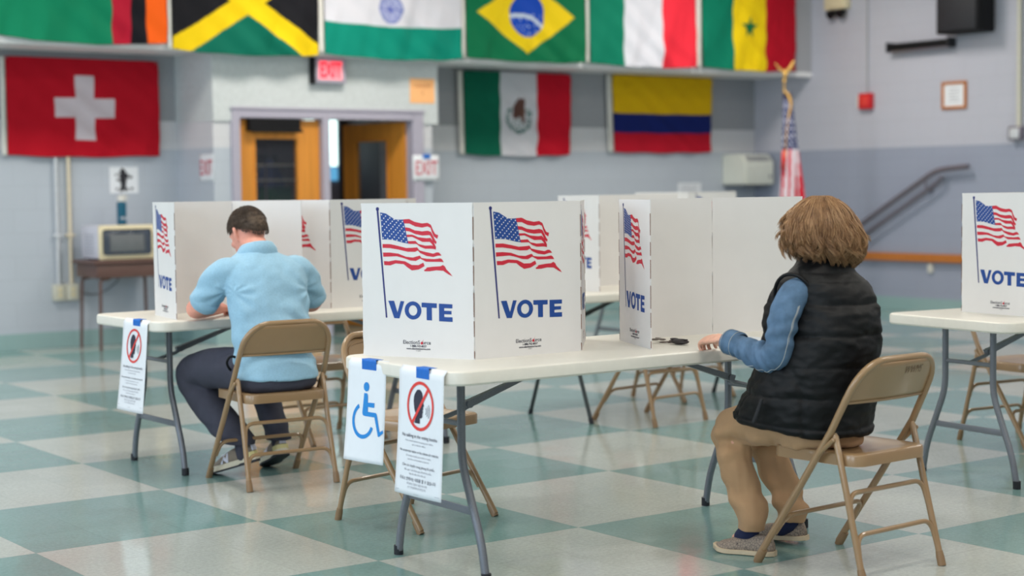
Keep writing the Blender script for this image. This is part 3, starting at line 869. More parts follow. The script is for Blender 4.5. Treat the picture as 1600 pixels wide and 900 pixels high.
R_ = radians
make_table('cream folding table', (.351, 6.222, 0), R_(35), 1.87)['label'] = 'cream folding table in the centre with two paper signs taped to its end'
T2 = make_table('white folding table where the man in light blue sits', (-1.128, 8.46, 0), R_(37))
T3 = make_table('white folding table at the right edge, cut off by the frame', (2.70, 7.80, 0), R_(30))
T4 = make_table('white table with black splayed legs, seen far behind the centre table', (.87, 10.01, 0), R_(37), legmat='leg_black', straight=True)
T5 = make_table('farthest white table, mostly hidden behind the booths near the back wall', (1.40, 13.2, 0), R_(36))

ch = make_chair('tan folding chair under the seated woman, letters WWMS stamped on its back', (1.182, 5.794, 0), R_(39.13), True)
base_chair = make_chair('tan folding chair under the man in the light blue shirt', (-1.12, 7.633, 0), R_(31.95))
dup(base_chair, (-.4015, 6.695, 0), R_(-130), 'empty tan folding chair behind the two hanging paper signs of the centre table')
dup(base_chair, (-1.01, 8.93, 0), R_(-143), 'empty tan folding chair on the far side of the left table')
dup(base_chair, (.785, 9.46, 0), R_(43), 'empty tan folding chair at the near side of the black-legged table')
dup(base_chair, (1.08, 10.50, 0), R_(-140), 'empty tan folding chair on the far side of the black-legged table')
dup(base_chair, (2.63, 8.50, 0), R_(-150), 'empty tan folding chair behind the table at the right edge')

booth('white voting booth on the centre table nearest the camera, two flag panels facing us', [(-.541, 5.991), (-.133, 5.787), (.251, 6.061), (.285, 6.51)])
booth('voting booth on the centre table open towards the seated woman', [(1.205, 6.87), (.811, 6.708), (.42, 6.448), (.511, 6.078)])
booth('voting booth on the left table open towards the seated man', [(-1.035, 8.20), (-1.40, 8.34), (-1.744, 8.089), (-1.57, 7.748)])
booth('voting booth on the left table right of the man, turned away from him', [(-1.324, 8.588), (-.916, 8.384), (-.55, 8.64), (-.52, 9.05)])
booth('voting booth on the table at the right edge of the photo', [(2.93, 8.12), (2.50, 7.93), (2.09, 7.69), (2.335, 7.29)])
booth('voting booth on the black-legged table, seen between the two centre booths', [(1.04, 10.36), (.66, 10.12), (.28, 9.85), (.503, 9.45)])
booth('farthest voting booth, its top edge showing above the woman’s booth'.replace('’', "'"), [(.98, 13.10), (1.38, 12.90), (1.78, 13.15), (1.80, 13.58)])

# ================================================================== hanging paper signs
def sign_root(name, label, table, s_off, width, height, tilt=0.0, b_off=0.0, lean=0.0, endx=-.925):
    """sheet hanging from the left end of a table; local x = towards the camera side, faces -x of the table"""
    Mx = Matrix.Translation(table.location) @ Matrix.Rotation(table.rotation_euler.z, 4, 'Z')
    p = Mx @ V((endx, b_off, .742))
    root = thing(name, label, 'paper sign', p, table.rotation_euler.z - pi / 2 + tilt, 'paper signs taped to the table ends')
    bm = bmesh.new(); g = []
    for j in range(25):
        t = j / 24; row = []
        for i in range(13):
            s = i / 12
            curl = -.004 - .018 * t * t * (.4 + .6 * sin(2.2 * s + 1)) - lean * t
            if j == 0: row.append(bm.verts.new((width * s - width / 2, .010, .0005)))
            else: row.append(bm.verts.new((width * s - width / 2, curl, -height * t)))
        g.append(row)
    for a, b in zip(g, g[1:]):
        for i in range(12): bm.faces.new((a[i], b[i], b[i + 1], a[i + 1]))
    sh = obj('paper_sheet', bm, 'paper', root, smooth=True)
    sm = sh.modifiers.new('t', 'SOLIDIFY'); sm.thickness = .0006
    return root, (lambda x, z: -.004 - .018 * (z / height) ** 2 * (.4 + .6 * sin(2.2 * (x / width + .5) + 1)) - lean * (z / height))
def wrap(bm, fn, off=-.0018):
    for v in bm.verts: v.co.y = fn(v.co.x, -v.co.z) + off + v.co.y
def tape(root, x0, x1, z0=-.035, over=.03, tilt=.006):
    bm = bmesh.new()
    pts = [(.03, .0012), (-.0035, .0012), (-.0065, -.004), (-.0068, z0)]
    g = [[bm.verts.new((x + (tilt if i > 1 else 0), y, z)) for x in (x0, x1)] for i, (y, z) in enumerate(pts)]
    for a, b in zip(g, g[1:]): bm.faces.new((a[0], a[1], b[1], b[0]))
    o = obj('blue_tape', bm, 'tape', root); sm = o.modifiers.new('t', 'SOLIDIFY'); sm.thickness = .0008
def no_talk(root, fn, k=1.0):
    W_ = .28 * k; bm = bmesh.new()
    cz = -.128 * k; r = .083 * k
    # head in profile, facing right
    hd = [(-.030,.045),(-.016,.058),(.004,.060),(.020,.050),(.026,.034),(.027,.018),(.036,.002),(.029,-.002),(.031,-.010),(.026,-.014),(.030,-.020),(.025,-.026),(.026,-.038),(.016,-.044),(.008,-.044),(.010,-.064),(-.028,-.064),(-.020,-.036),(-.034,-.012),(-.040,.014),(-.038,.032)]
    poly(bm, [(x * k * .86 - .008 * k, cz + z * k * .92) for x, z in hd], 0, -.0002)
    for q, (a, b) in enumerate(((.018, .021), (.028, .031), (.038, .041))):
        ringpoly(bm, .018 * k, cz - .014 * k, a * k, b * k, -.6, .6, 8, -.0002, 2)
    ringpoly(bm, 0, cz, r * .87, r, n=48, y=-.0006, mi=1)
    c, s = cos(.9), sin(.9); w = .006 * k; L = r * .92
    for j in range(6):
        a0, a1 = -L + 2 * L * j / 6, -L + 2 * L * (j + 1) / 6
        poly(bm, [(a0 * c - w * s, cz + a0 * s + w * c), (a0 * c + w * s, cz + a0 * s - w * c), (a1 * c + w * s, cz + a1 * s - w * c), (a1 * c - w * s, cz + a1 * s + w * c)], 1, -.0008)
    wrap(bm, fn); obj('no_talking_symbol', bm, ['ink', 'sign_red', 'ink_grey'], root)
    bm = bmesh.new()
    def line(s, z, size, mi, wd=None, bold=0): add_text(bm, s, 0, -z * k, size * k, 0, bold * k, mi, wd * k if wd else None)
    line('No talking in the voting booths', .232, .0165, 0, .215, .0001)
    line('If you need assistance casting your ballot,', .249, .009, 1, .17); line('ask an election officer.', .261, .009, 1, .085)
    line('No se permite hablar en las cabinas de votación', .284, .0125, 0, .235, .00005)
    line('Si necesita ayuda para emitir su voto,', .299, .009, 1, .15); line('consulte a un funcionario electoral.', .311, .009, 1, .13)
    line('Cấm nói chuyện trong phòng bỏ phiếu', .332, .0125, 0, .195, .00005)
    line('Nếu quý vị cần được giúp đỡ khi bỏ phiếu,', .347, .009, 1, .165); line('hãy hỏi viên chức bầu cử.', .359, .009, 1, .10)
    line('투표소 안에서는 대화를 할 수 없습니다', .378, .0135, 0, .215, .0001)
    line('투표에 도움이 필요하시면', .393, .009, 1, .12); line('선거 관리원에게 문의하십시오', .405, .009, 1, .11)
    poly(bm, [(-.13 * k, -.418 * k), (-.13 * k, -.4192 * k), (.13 * k, -.4192 * k), (.13 * k, -.418 * k)], 1)
    line('Form revised', .4245, .005, 1)
    wrap(bm, fn); obj('sign_text', bm, ['ink_soft', 'ink_grey'], root)
T1o = [o for o in bpy.data.objects if o.name == 'folding_table'][0]
r1, fn1 = sign_root('paper_sign', 'no-talking notice taped to the end of the centre table, nearer the camera', T1o, 0, .28, .432, 0, -.20, .012, endx=-.938)
tape(r1, -.035, .045); no_talk(r1, fn1)
r2, fn2 = sign_root('paper_sign', 'blue wheelchair sign taped to the end of the centre table', T1o, 0, .225, .36, .10, .16, .015, endx=-.938)
tape(r2, -.035, .05)
bm = bmesh.new()   # wheelchair symbol
k = 1.0
poly(bm, disc(.002, -.095, .0165, 20), 0)
body = [(-.010,-.118),(.008,-.118),(.012,-.126),(.014,-.150),(.052,-.148),(.052,-.165),(.015,-.165),(.016,-.182),(.062,-.182),(.068,-.188),(.088,-.247),(.104,-.238),(.109,-.248),(.084,-.264),(.079,-.262),(.055,-.198),(.000,-.198),(-.012,-.196),(-.016,-.188)]
poly(bm, body, 0)
ringpoly(bm, -.010, -.215, .0495, .0635, radians(118), radians(340), 36, 0, 0)
wrap(bm, fn2); obj('wheelchair_symbol', bm, 'icon_blue', r2)
r3, fn3 = sign_root('paper_sign', 'no-talking notice taped to the end of the left table', T2, 0, .27, .432, .0, -.15, .03, endx=-.917)
tape(r3, -.03, .05); no_talk(r3, fn3, .97)

# ================================================================== small things on the tables
kr = thing('key_bunch', 'small bunch of keys lying on the centre table beside the booth wing', 'keys', (.585, 6.30, .74), R_(30)); kr.scale = (1.35, 1.35, 1.35)
bm = bmesh.new()
tube(bm, [(.018 * cos(a), .018 * sin(a), .004) for a in [2 * pi * i / 16 for i in range(16)]], .0015, 6, closed=True)
obj('key_ring', bm, 'metal_key', kr, smooth=True)
for i, (a, c) in enumerate(((.3, 'metal_key'), (1.3, 'metal_key'), (2.6, 'metal_key'), (4.9, 'keys_black'))):
    bm = bmesh.new(); bx = .018
    ellip(bm, (bx + .014, 0, .006 + .003 * i), (.014, .011, .003), 12); box(bm, bx + .026, bx + .062, -.004, .004, .0045 + .003 * i, .0075 + .003 * i)
    for q in range(4): box(bm, bx + .034 + q * .007, bx + .038 + q * .007, -.0065, -.004, .0045 + .003 * i, .0075 + .003 * i)
    if c == 'keys_black': ellip(bm, (bx + .035, 0, .009), (.032, .018, .008), 14)
    obj('key_fob' if c == 'keys_black' else 'key', bm, c, kr, rot=(0, 0, a), auto=True)
bm = bmesh.new()
g = [[bm.verts.new((-.107 + .214 * i / 8, -.14 + .28 * j / 8, .0008 + .001 * sin(i * .8) * sin(j * .7))) for i in range(9)] for j in range(9)]
for a, b in zip(g, g[1:]):
    for i in range(8): bm.faces.new((a[i], a[i + 1], b[i + 1], b[i]))
bp_ = obj('ballot_paper', bm, 'manila', None, (-1.21, 8.03, .7405), (0, 0, R_(30)))
bp_.modifiers.new('t', 'SOLIDIFY').thickness = .0006
tag(bp_, 'cream ballot sheet on the left table in front of the seated man', 'ballot')
bm = bmesh.new()
g = [[bm.verts.new((-.107 + .214 * i / 8, -.14 + .28 * j / 8, .0008 + .001 * sin(i * .8) * sin(j * .7))) for i in range(9)] for j in range(9)]
for a, b in zip(g, g[1:]):
    for i in range(8): bm.faces.new((a[i], a[i + 1], b[i + 1], b[i]))
bp_ = obj('ballot_paper', bm, 'paper', None, (.93, 6.38, .7405), (0, 0, R_(38)))
bp_.modifiers.new('t', 'SOLIDIFY').thickness = .0006
tag(bp_, 'white ballot sheet on the centre table in front of the woman', 'ballot')

# ================================================================== people
def head_parts(bm, mx):
    t = bmesh.new()
    hrings(t, [(-.117, 0, .050, .018, .020), (-.108, 0, .046, .034, .036), (-.085, 0, .036, .050, .056), (-.05, 0, .018, .062, .076), (-.015, 0, .004, .070, .090),
               (.025, 0, -.004, .074, .096), (.060, 0, -.008, .072, .094), (.088, 0, -.010, .060, .080), (.106, 0, -.010, .038, .054), (.114, 0, -.010, .014, .02)], 32, 3)
    limb(t, [(0, .088, .018), (0, .100, -.010), (0, .108, -.026)], [.007, .009, .0125], 12, 3)
    limb(t, [(-.010, .098, -.030), (.010, .098, -.030)], [.008, .008], 10, 2)
    limb(t, [(-.036, .080, .030), (0, .090, .026), (.036, .080, .030)], [.008, .009, .008], 10, 3)   # brow
    limb(t, [(-.020, .084, -.058), (0, .090, -.058), (.020, .084, -.058)], [.005, .009, .005], 10, 3)  # mouth mound
    for s in (-1, 1):
        ellip(t, (s * .046, .058, -.022), (.020, .022, .018), 14)                                     # cheek
        limb(t, [(s * .072, .006, -.030), (s * .080, -.004, -.008), (s * .084, -.012, .018), (s * .080, -.006, .026)], [.007, .009, .010, .007], 10, 4, (1, 1))
        limb(t, [(s * .074, .010, .010), (s * .077, .010, -.014)], [.006, .006], 8, 2)
    mp = {}
    for v in t.verts: mp[v] = bm.verts.new(mx @ v.co)
    for f in t.faces: bm.faces.new([mp[v] for v in f.verts])
    t.free()
def xf_into(bm, t, mx):
    mp = {}
    for v in t.verts: mp[v] = bm.verts.new(mx @ v.co)
    for f in t.faces: bm.faces.new([mp[v] for v in f.verts])
    t.free()
def hand_parts(bm, wrist, fwd, up, side, curl=.5, scale=1.0):
    """wrist point, finger direction, back-of-hand direction; side = +1 when the thumb is on the local +x side"""
    f = V(fwd).normalized(); u = V(up); u = (u - f * u.dot(f)).normalized(); x = f.cross(u)
    mx = Matrix((x, f, u)).transposed().to_4x4(); mx.translation = V(wrist)
    mx = mx @ Matrix.Scale(scale, 4)
    t = bmesh.new()
    limb(t, [(0, -.03, 0), (0, .01, 0), (0, .045, .001), (0, .078, .0)], [.024, .025, .030, .031], 16, 4, (.52, 1.22))
    xs = [-.030, -.0105, .0095, .029]; ln = [.058, .072, .078, .068]
    if side > 0: ln = ln
    for i in range(4):
        px = xs[i]; L = ln[i]; a = -.10 - .10 * i * 0; p = V((px * side, .080 + (.004 if i in (1, 2) else -.004), .001)); pts = [p - V((0, .03, 0)), p]
        ang = curl * .35
        for seg in (.44, .31, .25):
            d = V((px * side * .9 * .12 / .03 * .3, cos(ang), -sin(ang))); p = p + d.normalized() * L * seg; pts.append(p); ang += curl * (.75 + .12 * (3 - i))
        limb(t, pts, [.0085, .0088, .0080, .0074, .0066], 10, 4)
    s = side
    limb(t, [(s * .016, .012, -.006), (s * .036, .034, -.012), (s * .046, .058, -.020), (s * .040, .080, -.030)], [.014, .0125, .0105, .0085], 12, 5)
    xf_into(bm, t, mx)
def add_face(root, mx, parent):
    for s in (-1, 1):
        bm = bmesh.new(); ellip(bm, (0, 0, 0), (.0115, .0115, .0115), 16); o = obj('eye', bm, 'eye_white', parent, smooth=True); o.location = mx @ V((s * .031, .0775, .006))
        bm = bmesh.new(); ellip(bm, (0, 0, 0), (.005, .003, .005), 12); q = obj('iris', bm, 'eye_dark', o, smooth=True); q.location = (mx.to_3x3() @ V((0, .0105, -.001)))
    bm = bmesh.new(); limb(bm, [(-.019, .0895, -.058), (0, .0965, -.057), (.019, .0895, -.058)], [.0028, .0048, .0028], 10, 4)
    for v in bm.verts: v.co = mx @ v.co
    obj('lips', bm, 'lip', parent, smooth=True)
def strands(name, rootlist, m, parent, rad=.0009):
    bm = bmesh.new()
    for pts in rootlist:
        n = len(pts); rings = []
        F = frames([V(p) for p in pts])
        for i, (p, f) in enumerate(zip(pts, F)):
            r = rad * (1 - .65 * (i / (n - 1)) ** 2)
            rings.append([V(p) + (f[1] * cos(2.094 * k) + f[2] * sin(2.094 * k)) * r for k in range(3)])
        rings_mesh(bm, rings, cap=False)
    me = bpy.data.meshes.new(name); bm.to_mesh(me); bm.free()
    return link(name, me, m, parent, smooth=True)

# ---------------------------------------------------------------- the woman
WR = thing('person', 'seated person with light brown hair in black quilted vest over denim shirt', 'person', (1.182, 5.794, 0), R_(39.13))
hm = Matrix.Translation((-.035, .115, 1.172)) @ Matrix.Rotation(R_(14), 4, 'Z') @ Matrix.Rotation(R_(-20), 4, 'X')
bm = bmesh.new(); head_parts(bm, hm)
limb(bm, [(-.045, .085, 1.10), (-.060, .062, 1.03), (-.07, .05, .98)], [.050, .054, .062], 20, 5)
hrings(bm, [(.48, -.11, .04, .12, .09), (.60, -.10, .05, .12, .10), (.75, -.09, .05, .12, .11), (.90, -.08, .05, .12, .11), (.96, -.08, .055, .11, .085), (1.0, -.07, .055, .06, .05)], 32, 4)
limb(bm, [(-.17, .055, .95), (-.262, .06, .90), (-.290, .066, .79), (-.280, .11, .745), (-.276, .22, .758), (-.267, .375, .788)], [.038, .036, .034, .033, .031, .023], 16, 6)
limb(bm, [(.03, .06, .955), (.10, .07, .90), (.13, .09, .80), (.155, .14, .76), (.155, .24, .775), (.15, .345, .786)], [.038, .036, .034, .033, .031, .023], 16, 6)
for h, kn, an in (((-.13, .09, .505), (-.155, .415, .445), (-.14, .335, .115)), ((-.0, .09, .505), (.035, .435, .445), (.085, .345, .125))):
    limb(bm, [h, ((h[0] + kn[0]) / 2, (h[1] + kn[1]) / 2, .50), (kn[0], kn[1] - .04, kn[2] + .01), (kn[0], kn[1] - .01, kn[2] - .03), ((kn[0] + an[0]) / 2, (kn[1] + an[1]) / 2 + .008, .28), an], [.060, .058, .046, .044, .042, .031], 18, 6)
    limb(bm, [(an[0], an[1], .115), (an[0] - .005, an[1] + .03, .075), (an[0] - .01, an[1] + .07, .05)], [.026, .024, .016], 14, 4)
hand_parts(bm, (-.266, .385, .789), (.40, .89, -.10), (-.30, .10, 1), -1 * -1, .80, 1.0)
hand_parts(bm, (.15, .36, .787), (-.10, .98, -.08), (.2, .1, 1), -1, .9, .95)
bm = fuse(bm, .0042, 2)
wb = obj('body', bm, 'skin_w', WR, smooth=True)
add_face(WR, hm, wb)
bm = bmesh.new()
_f = V((.40, .89, -.10)).normalized(); _u = V((-.30, .10, 1)); _u = (_u - _f * _u.dot(_f)).normalized(); _x = _f.cross(_u)
rc = V((-.266, .385, .789)) + (_f * .094 + _x * -.0105 - _u * .004)
tube(bm, [rc + (_x * cos(a) + _u * sin(a)) * .0088 for a in [2 * pi * i / 20 for i in range(20)]], .0013, 6, closed=True)
obj('wedding_ring', bm, 'gold', WR, smooth=True)
# trousers
bm = bmesh.new()
hrings(bm, [(.425, -.065, .075, .140, .115), (.445, -.062, .075, .158, .132), (.50, -.062, .078, .160, .130), (.56, -.065, .08, .145, .105), (.60, -.07, .08, .13, .09)], 40, 4, 2.2)
for h, kn, an, sd in (((-.140, .10, .507), (-.155, .425, .445), (-.140, .335, .115), -1), ((-.0, .10, .505), (.035, .445, .445), (.085, .345, .12), 1)):
    limb(bm, [h, ((h[0] + kn[0]) / 2, (h[1] + kn[1]) / 2, .497), (kn[0], kn[1] - .05, kn[2] + .022), (kn[0], kn[1], kn[2] - .015), ((kn[0] + an[0]) / 2, (kn[1] + an[1]) / 2 + .012, .29), (an[0], an[1], .15), (an[0], an[1] + .005, .09)], [.085, .086, .072, .068, .062, .058, .055], 24, 7)
bm = fuse(bm, .007, 5)
bmesh.ops.bisect_plane(bm, geom=bm.verts[:] + bm.edges[:] + bm.faces[:], plane_co=(0, 0, .074), plane_no=(0, -.05, 1), clear_inner=True)
def kh(p, n):
    w = 0
    for kn in (V((-.165, .40, .43)), (V((.035, .42, .43)))):
        w += .006 * exp(-((p - kn).length / .09) ** 2) * sin(70 * (p.z + .5 * p.y))
    w += .005 * exp(-((p.z - .16) / .09) ** 2) * sin(55 * p.z + 8 * p.x + 3 * noise.noise(p * 9))
    w += .004 * fbm(p, 14)
    if p.z < .46: w += .004 * fbm(p, 34, (1, 1, .22)) + .003 * sin(60 * p.z + 25 * p.x + 6 * noise.noise(p * 6)) * exp(-((p.z - .40) / .05) ** 2)
    return w * 1.7
displace(bm, kh)
pt = obj('trousers', bm, 'khaki', WR, smooth=True); pt.modifiers.new('t', 'SOLIDIFY').thickness = .002
for (ax, ay) in ((-.140, .335), (.085, .345)):
    bm = bmesh.new(); limb(bm, [(ax, ay, .15), (ax, ay + .01, .09), (ax, ay + .045, .055)], [.036, .037, .033], 16, 4); obj('sock', bm, 'sock', WR, smooth=True)
# denim shirt: two sleeves joined across the shoulders under the vest
bm = bmesh.new()
hrings(bm, [(.80, -.085, .05, .13, .12), (.92, -.08, .052, .14, .115), (.965, -.08, .055, .12, .09), (1.0, -.07, .06, .07, .06)], 32, 4)
limb(bm, [(-.165, .055, .965), (-.215, .056, .965), (-.268, .056, .915), (-.292, .058, .84), (-.296, .070, .768), (-.284, .115, .742), (-.280, .185, .752), (-.275, .25, .768), (-.269, .312, .781)], [.050, .054, .053, .050, .050, .050, .047, .042, .038], 24, 7)
limb(bm, [(.03, .06, .965), (.10, .07, .915), (.132, .075, .84), (.152, .10, .768), (.158, .15, .758), (.155, .22, .772), (.15, .295, .783)], [.050, .052, .050, .050, .048, .043, .038], 24, 7)
bm = fuse(bm, .005, 4)
def dn(p, n):
    e2 = V((-.285, .15, .75)); w = 0
    w += .0085 * exp(-((p - e2).length / .07) ** 2) * sin(150 * (p.y - .5 * p.z))
    w += .006 * exp(-((p - V((-.26, .07, .83))).length / .08) ** 2) * sin(120 * (p.z + .3 * p.y))
    w += .0045 * exp(-((p - V((-.272, .28, .77))).length / .07) ** 2) * sin(130 * p.y + 60 * p.z)
    w += .004 * fbm(p, 22)
    return w
displace(bm, dn)
dj = obj('denim_shirt', bm, 'denim', WR, smooth=True)
def ring_at(c, t, r, rad, m, name, n=28, sq=1.0):
    bm = bmesh.new(); t = V(t).normalized(); a = V((0, 0, 1)); a = (a - t * a.dot(t)).normalized(); b = t.cross(a)
    tube(bm, [V(c) + (a * cos(2 * pi * i / n) + b * sin(2 * pi * i / n) * sq) * r for i in range(n)], rad, 8, closed=True)
    return obj(name, bm, m, dj, smooth=True)
for c, d in (((-.269, .300, .780), (.05, 1, .16)), ((.15, .285, .783), (-.05, 1, .06))):
    bm = bmesh.new(); d = V(d).normalized(); c = V(c)
    prof = [(-.036, .0405), (-.030, .0455), (.0, .0465), (.028, .0455), (.031, .042), (.030, .036), (.0, .034)]
    a = V((0, 0, 1)); a = (a - d * a.dot(d)).normalized(); b = d.cross(a)
    rings_mesh(bm, [[c + d * q + (a * cos(2 * pi * k / 28) + b * sin(2 * pi * k / 28)) * r * (1 + .03 * sin(3 * 2 * pi * k / 28)) for k in range(28)] for q, r in prof], cap=False)
    obj('cuff', bm, 'denim', dj, smooth=True)
    ring_at(c - d * .022, d, .0468, .0009, 'stitch', 'cuff_stitching'); ring_at(c + d * .022, d, .0466, .0009, 'stitch', 'cuff_stitching')
# felled seam with double stitching down the back of the sleeve
from mathutils.bvhtree import BVHTree
dg_ = bpy.context.evaluated_depsgraph_get()
bvh = BVHTree.FromObject(dj, dg_)
axis = [V(p) for p in [(-.258, .056, .92), (-.285, .058, .86), (-.294, .064, .80), (-.294, .075, .762), (-.284, .115, .742), (-.282, .17, .748), (-.278, .24, .762), (-.270, .32, .777)]]
outd = [V((-.15, -1, .1)), V((-.25, -1, -.05)), V((-.35, -.95, -.2)), V((-.4, -.75, -.6)), V((-.45, -.35, -.85)), V((-.5, -.1, -.85)), V((-.5, 0, -.85)), V((-.5, 0, -.85))]
aq = catmull([list(p) + list(o) for p, o in zip(axis, outd)], 10)
for off in (0, .008):
    pts = []
    for a in aq:
        p = V(a[:3]); o = V(a[3:]).normalized(); 
        hit = bvh.ray_cast(p + o * .2, -o, .3)
        if hit[0] is not None: pts.append(hit[0] + o * .0006 + V((off * .8, 0, off * .2)) * 1.0)
    if len(pts) > 4:
        bm = bmesh.new(); tube(bm, pts, .0011, 6); obj('seam_stitching', bm, 'stitch', dj, smooth=True)
# quilted vest
bm = bmesh.new()
hrings(bm, [(.462, -.085, .148, .205, .225), (.472, -.082, .145, .225, .243), (.53, -.082, .130, .222, .232), (.60, -.085, .106, .218, .220), (.70, -.082, .076, .204, .205), (.81, -.074, .054, .188, .192),
            (.90, -.065, .052, .168, .182), (.96, -.064, .056, .162, .162), (1.0, -.068, .062, .156, .136), (1.03, -.070, .066, .135, .110), (1.055, -.066, .066, .104, .092), (1.085, -.06, .07, .086, .082), (1.115, -.058, .07, .080, .078)], 64, 5, 2.15)
limb(bm, [(-.12, .10, 1.01), (-.175, .140, .965), (-.200, .160, .87), (-.20, .155, .74)], [.035, .040, .048, .055], 20, 6)
bm = fuse(bm, .0055, 5)
for v in bm.verts:
    if v.co.z < .7: v.co.z += (v.co.y + .17) * .095 * (.7 - v.co.z) / .24
# arm holes: push the cloth in around the sleeves
def vs(p, n):
    q = (p.z - .50) / .107; d = abs(q - round(q)) * .107
    w = .0085 * (min(1, d / .022)) ** .5 - .005
    hz = p.z - (p.y + .17) * .09
    if hz < .487: w = -.001 + .006 * (1 if hz < .482 else 0)
    # side and yoke seams
    d2 = abs(p.x + .27 + .1 * (p.z - .6)) if p.y < .3 and p.x < -.2 else 1
    w -= .005 * exp(-(d2 / .006) ** 2)
    w += .0045 * sin(26 * p.x + 9 * noise.noise(V((p.x * 5, p.z * 9, 3)))) * exp(-(d / .035) ** 2)
    w += .006 * fbm(p, 11, (1, 1, 1.6)) + .004 * fbm(p, 26, (1, 1, 2))
    w += .004 * noise.noise(V((p.x * 6 + p.z * 9, p.z * 4 - p.x * 5, 7)))
    if p.z > 1.0: w *= .5
    return w
displace(bm, vs)
ve = obj('quilted_vest', bm, 'vest', WR, smooth=True)
for s, c, d, r in ((-1, (-.203, .070, .935), (-.85, -.22, -.36), .078), (1, (.070, .075, .93), (.8, .25, -.5), .070)):
    bm = bmesh.new(); d = V(d).normalized(); a = V((0, 0, 1)); a = (a - d * a.dot(d)).normalized(); b = d.cross(a)
    tube(bm, [V(c) + (a * cos(2 * pi * i / 36) * r * 1.35 + b * sin(2 * pi * i / 36) * r) for i in range(36)], .0065, 8, closed=True)
    obj('armhole_binding', bm, 'vest', ve, smooth=True)
bm = bmesh.new(); limb(bm, [(-.352, .13, .525), (-.343, .12, .56), (-.335, .11, .60)], [.007, .008, .006], 10, 4); obj('pocket_welt', bm, 'vest_in', ve, smooth=True)
# hair: wavy bob
rnd = random.Random(11)
hc = V((-.047, .098, 1.185))
def rprof(z):   # outline radius of the hair at height z
    T = [(1.055, .112), (1.075, .132), (1.10, .148), (1.135, .150), (1.165, .143), (1.20, .131), (1.225, .117), (1.25, .099), (1.27, .080), (1.287, .055), (1.298, .028), (1.303, .0)]
    if z <= T[0][0]: return T[0][1] - (T[0][0] - z) * .6
    for (a, ra), (b, rb) in zip(T, T[1:]):
        if z <= b: return ra + (rb - ra) * (z - a) / (b - a)
    return 0
bm = bmesh.new()
T_ = [(1.085, .100), (1.10, .118), (1.15, .128), (1.20, .114), (1.24, .090), (1.265, .068), (1.284, .042), (1.293, .012)]
hrings(bm, [(z, hc.x, hc.y - .008, r * .98, r * .98) for z, r in T_], 40, 4)
fdir = (Matrix.Rotation(R_(14), 4, 'Z') @ V((0, 1, 0)))
for v in bm.verts:     # leave the face open
    d = (v.co - hc).dot(fdir)
    if v.co.z < 1.235 and d > .055: v.co -= fdir * (d - .055)
hcap = obj('hair', bm, 'hair_w', WR, smooth=True)
cl = []
for c in range(300):
    phi = rnd.uniform(0, 2 * pi); rel = phi
    # phi measured from the facing direction
    face = abs(((phi + pi) % (2 * pi)) - pi)
    if face < .75: zend = rnd.uniform(1.19, 1.22)
    elif face < 1.1: zend = rnd.uniform(1.08, 1.16)
    else:
        zend = rnd.choice([rnd.uniform(1.065, 1.10), rnd.uniform(1.07, 1.18), rnd.uniform(1.06, 1.09)])
        sd_ = (Matrix.Rotation(R_(14) + phi, 4, 'Z') @ V((0, 1, 0))).dot(V((.64, -.766, 0)))
        zend -= .026 * sd_
    cl.append((phi, rnd.choice([rnd.uniform(1.235, 1.300), rnd.uniform(1.285, 1.301)]), zend, rnd.uniform(0, 6.28), rnd.uniform(.8, 1.7), rnd.uniform(-.022, .010), rnd.uniform(-.30, .30), rnd.choice([-1, 1])))
hs = []
for phi, z0, zend, ph, wv, ro, drift, fl in cl:
    for s in range(34):
        dph = rnd.gauss(0, .04); dz = rnd.gauss(0, .006); dr = rnd.gauss(0, .003); ze = zend + rnd.gauss(0, .006); pts = []
        N = 15; zz0 = min(1.299, z0 + dz)
        for i in range(N):
            t = i / (N - 1); tt = t ** .9
            z = zz0 + (ze - zz0) * tt
            r = rprof(z) + ro * t + dr + .013 * sin(ph + 8.5 * t * wv) * t
            r += .012 * max(0, t - .75) * 4 * (fl * .6)
            a = phi + dph * (.35 + .9 * t * (1 - t) * 2) + drift * t * .8 + .15 * sin(ph + 8.0 * t * wv) * t * (.4 + .6 * t)
            d = Matrix.Rotation(R_(14) + a, 4, 'Z') @ V((0, 1, 0))
            pts.append(hc + V((0, -.006, 0)) + V((d.x * r, d.y * r * .98, 0)) + V((0, 0, z - hc.z)) + V((.0, 0, .006 * sin(ph * 2 + 9 * t) * t)))
        hs.append(pts)
o = strands('hair_strands', hs, 'hair_w', hcap, .0009)
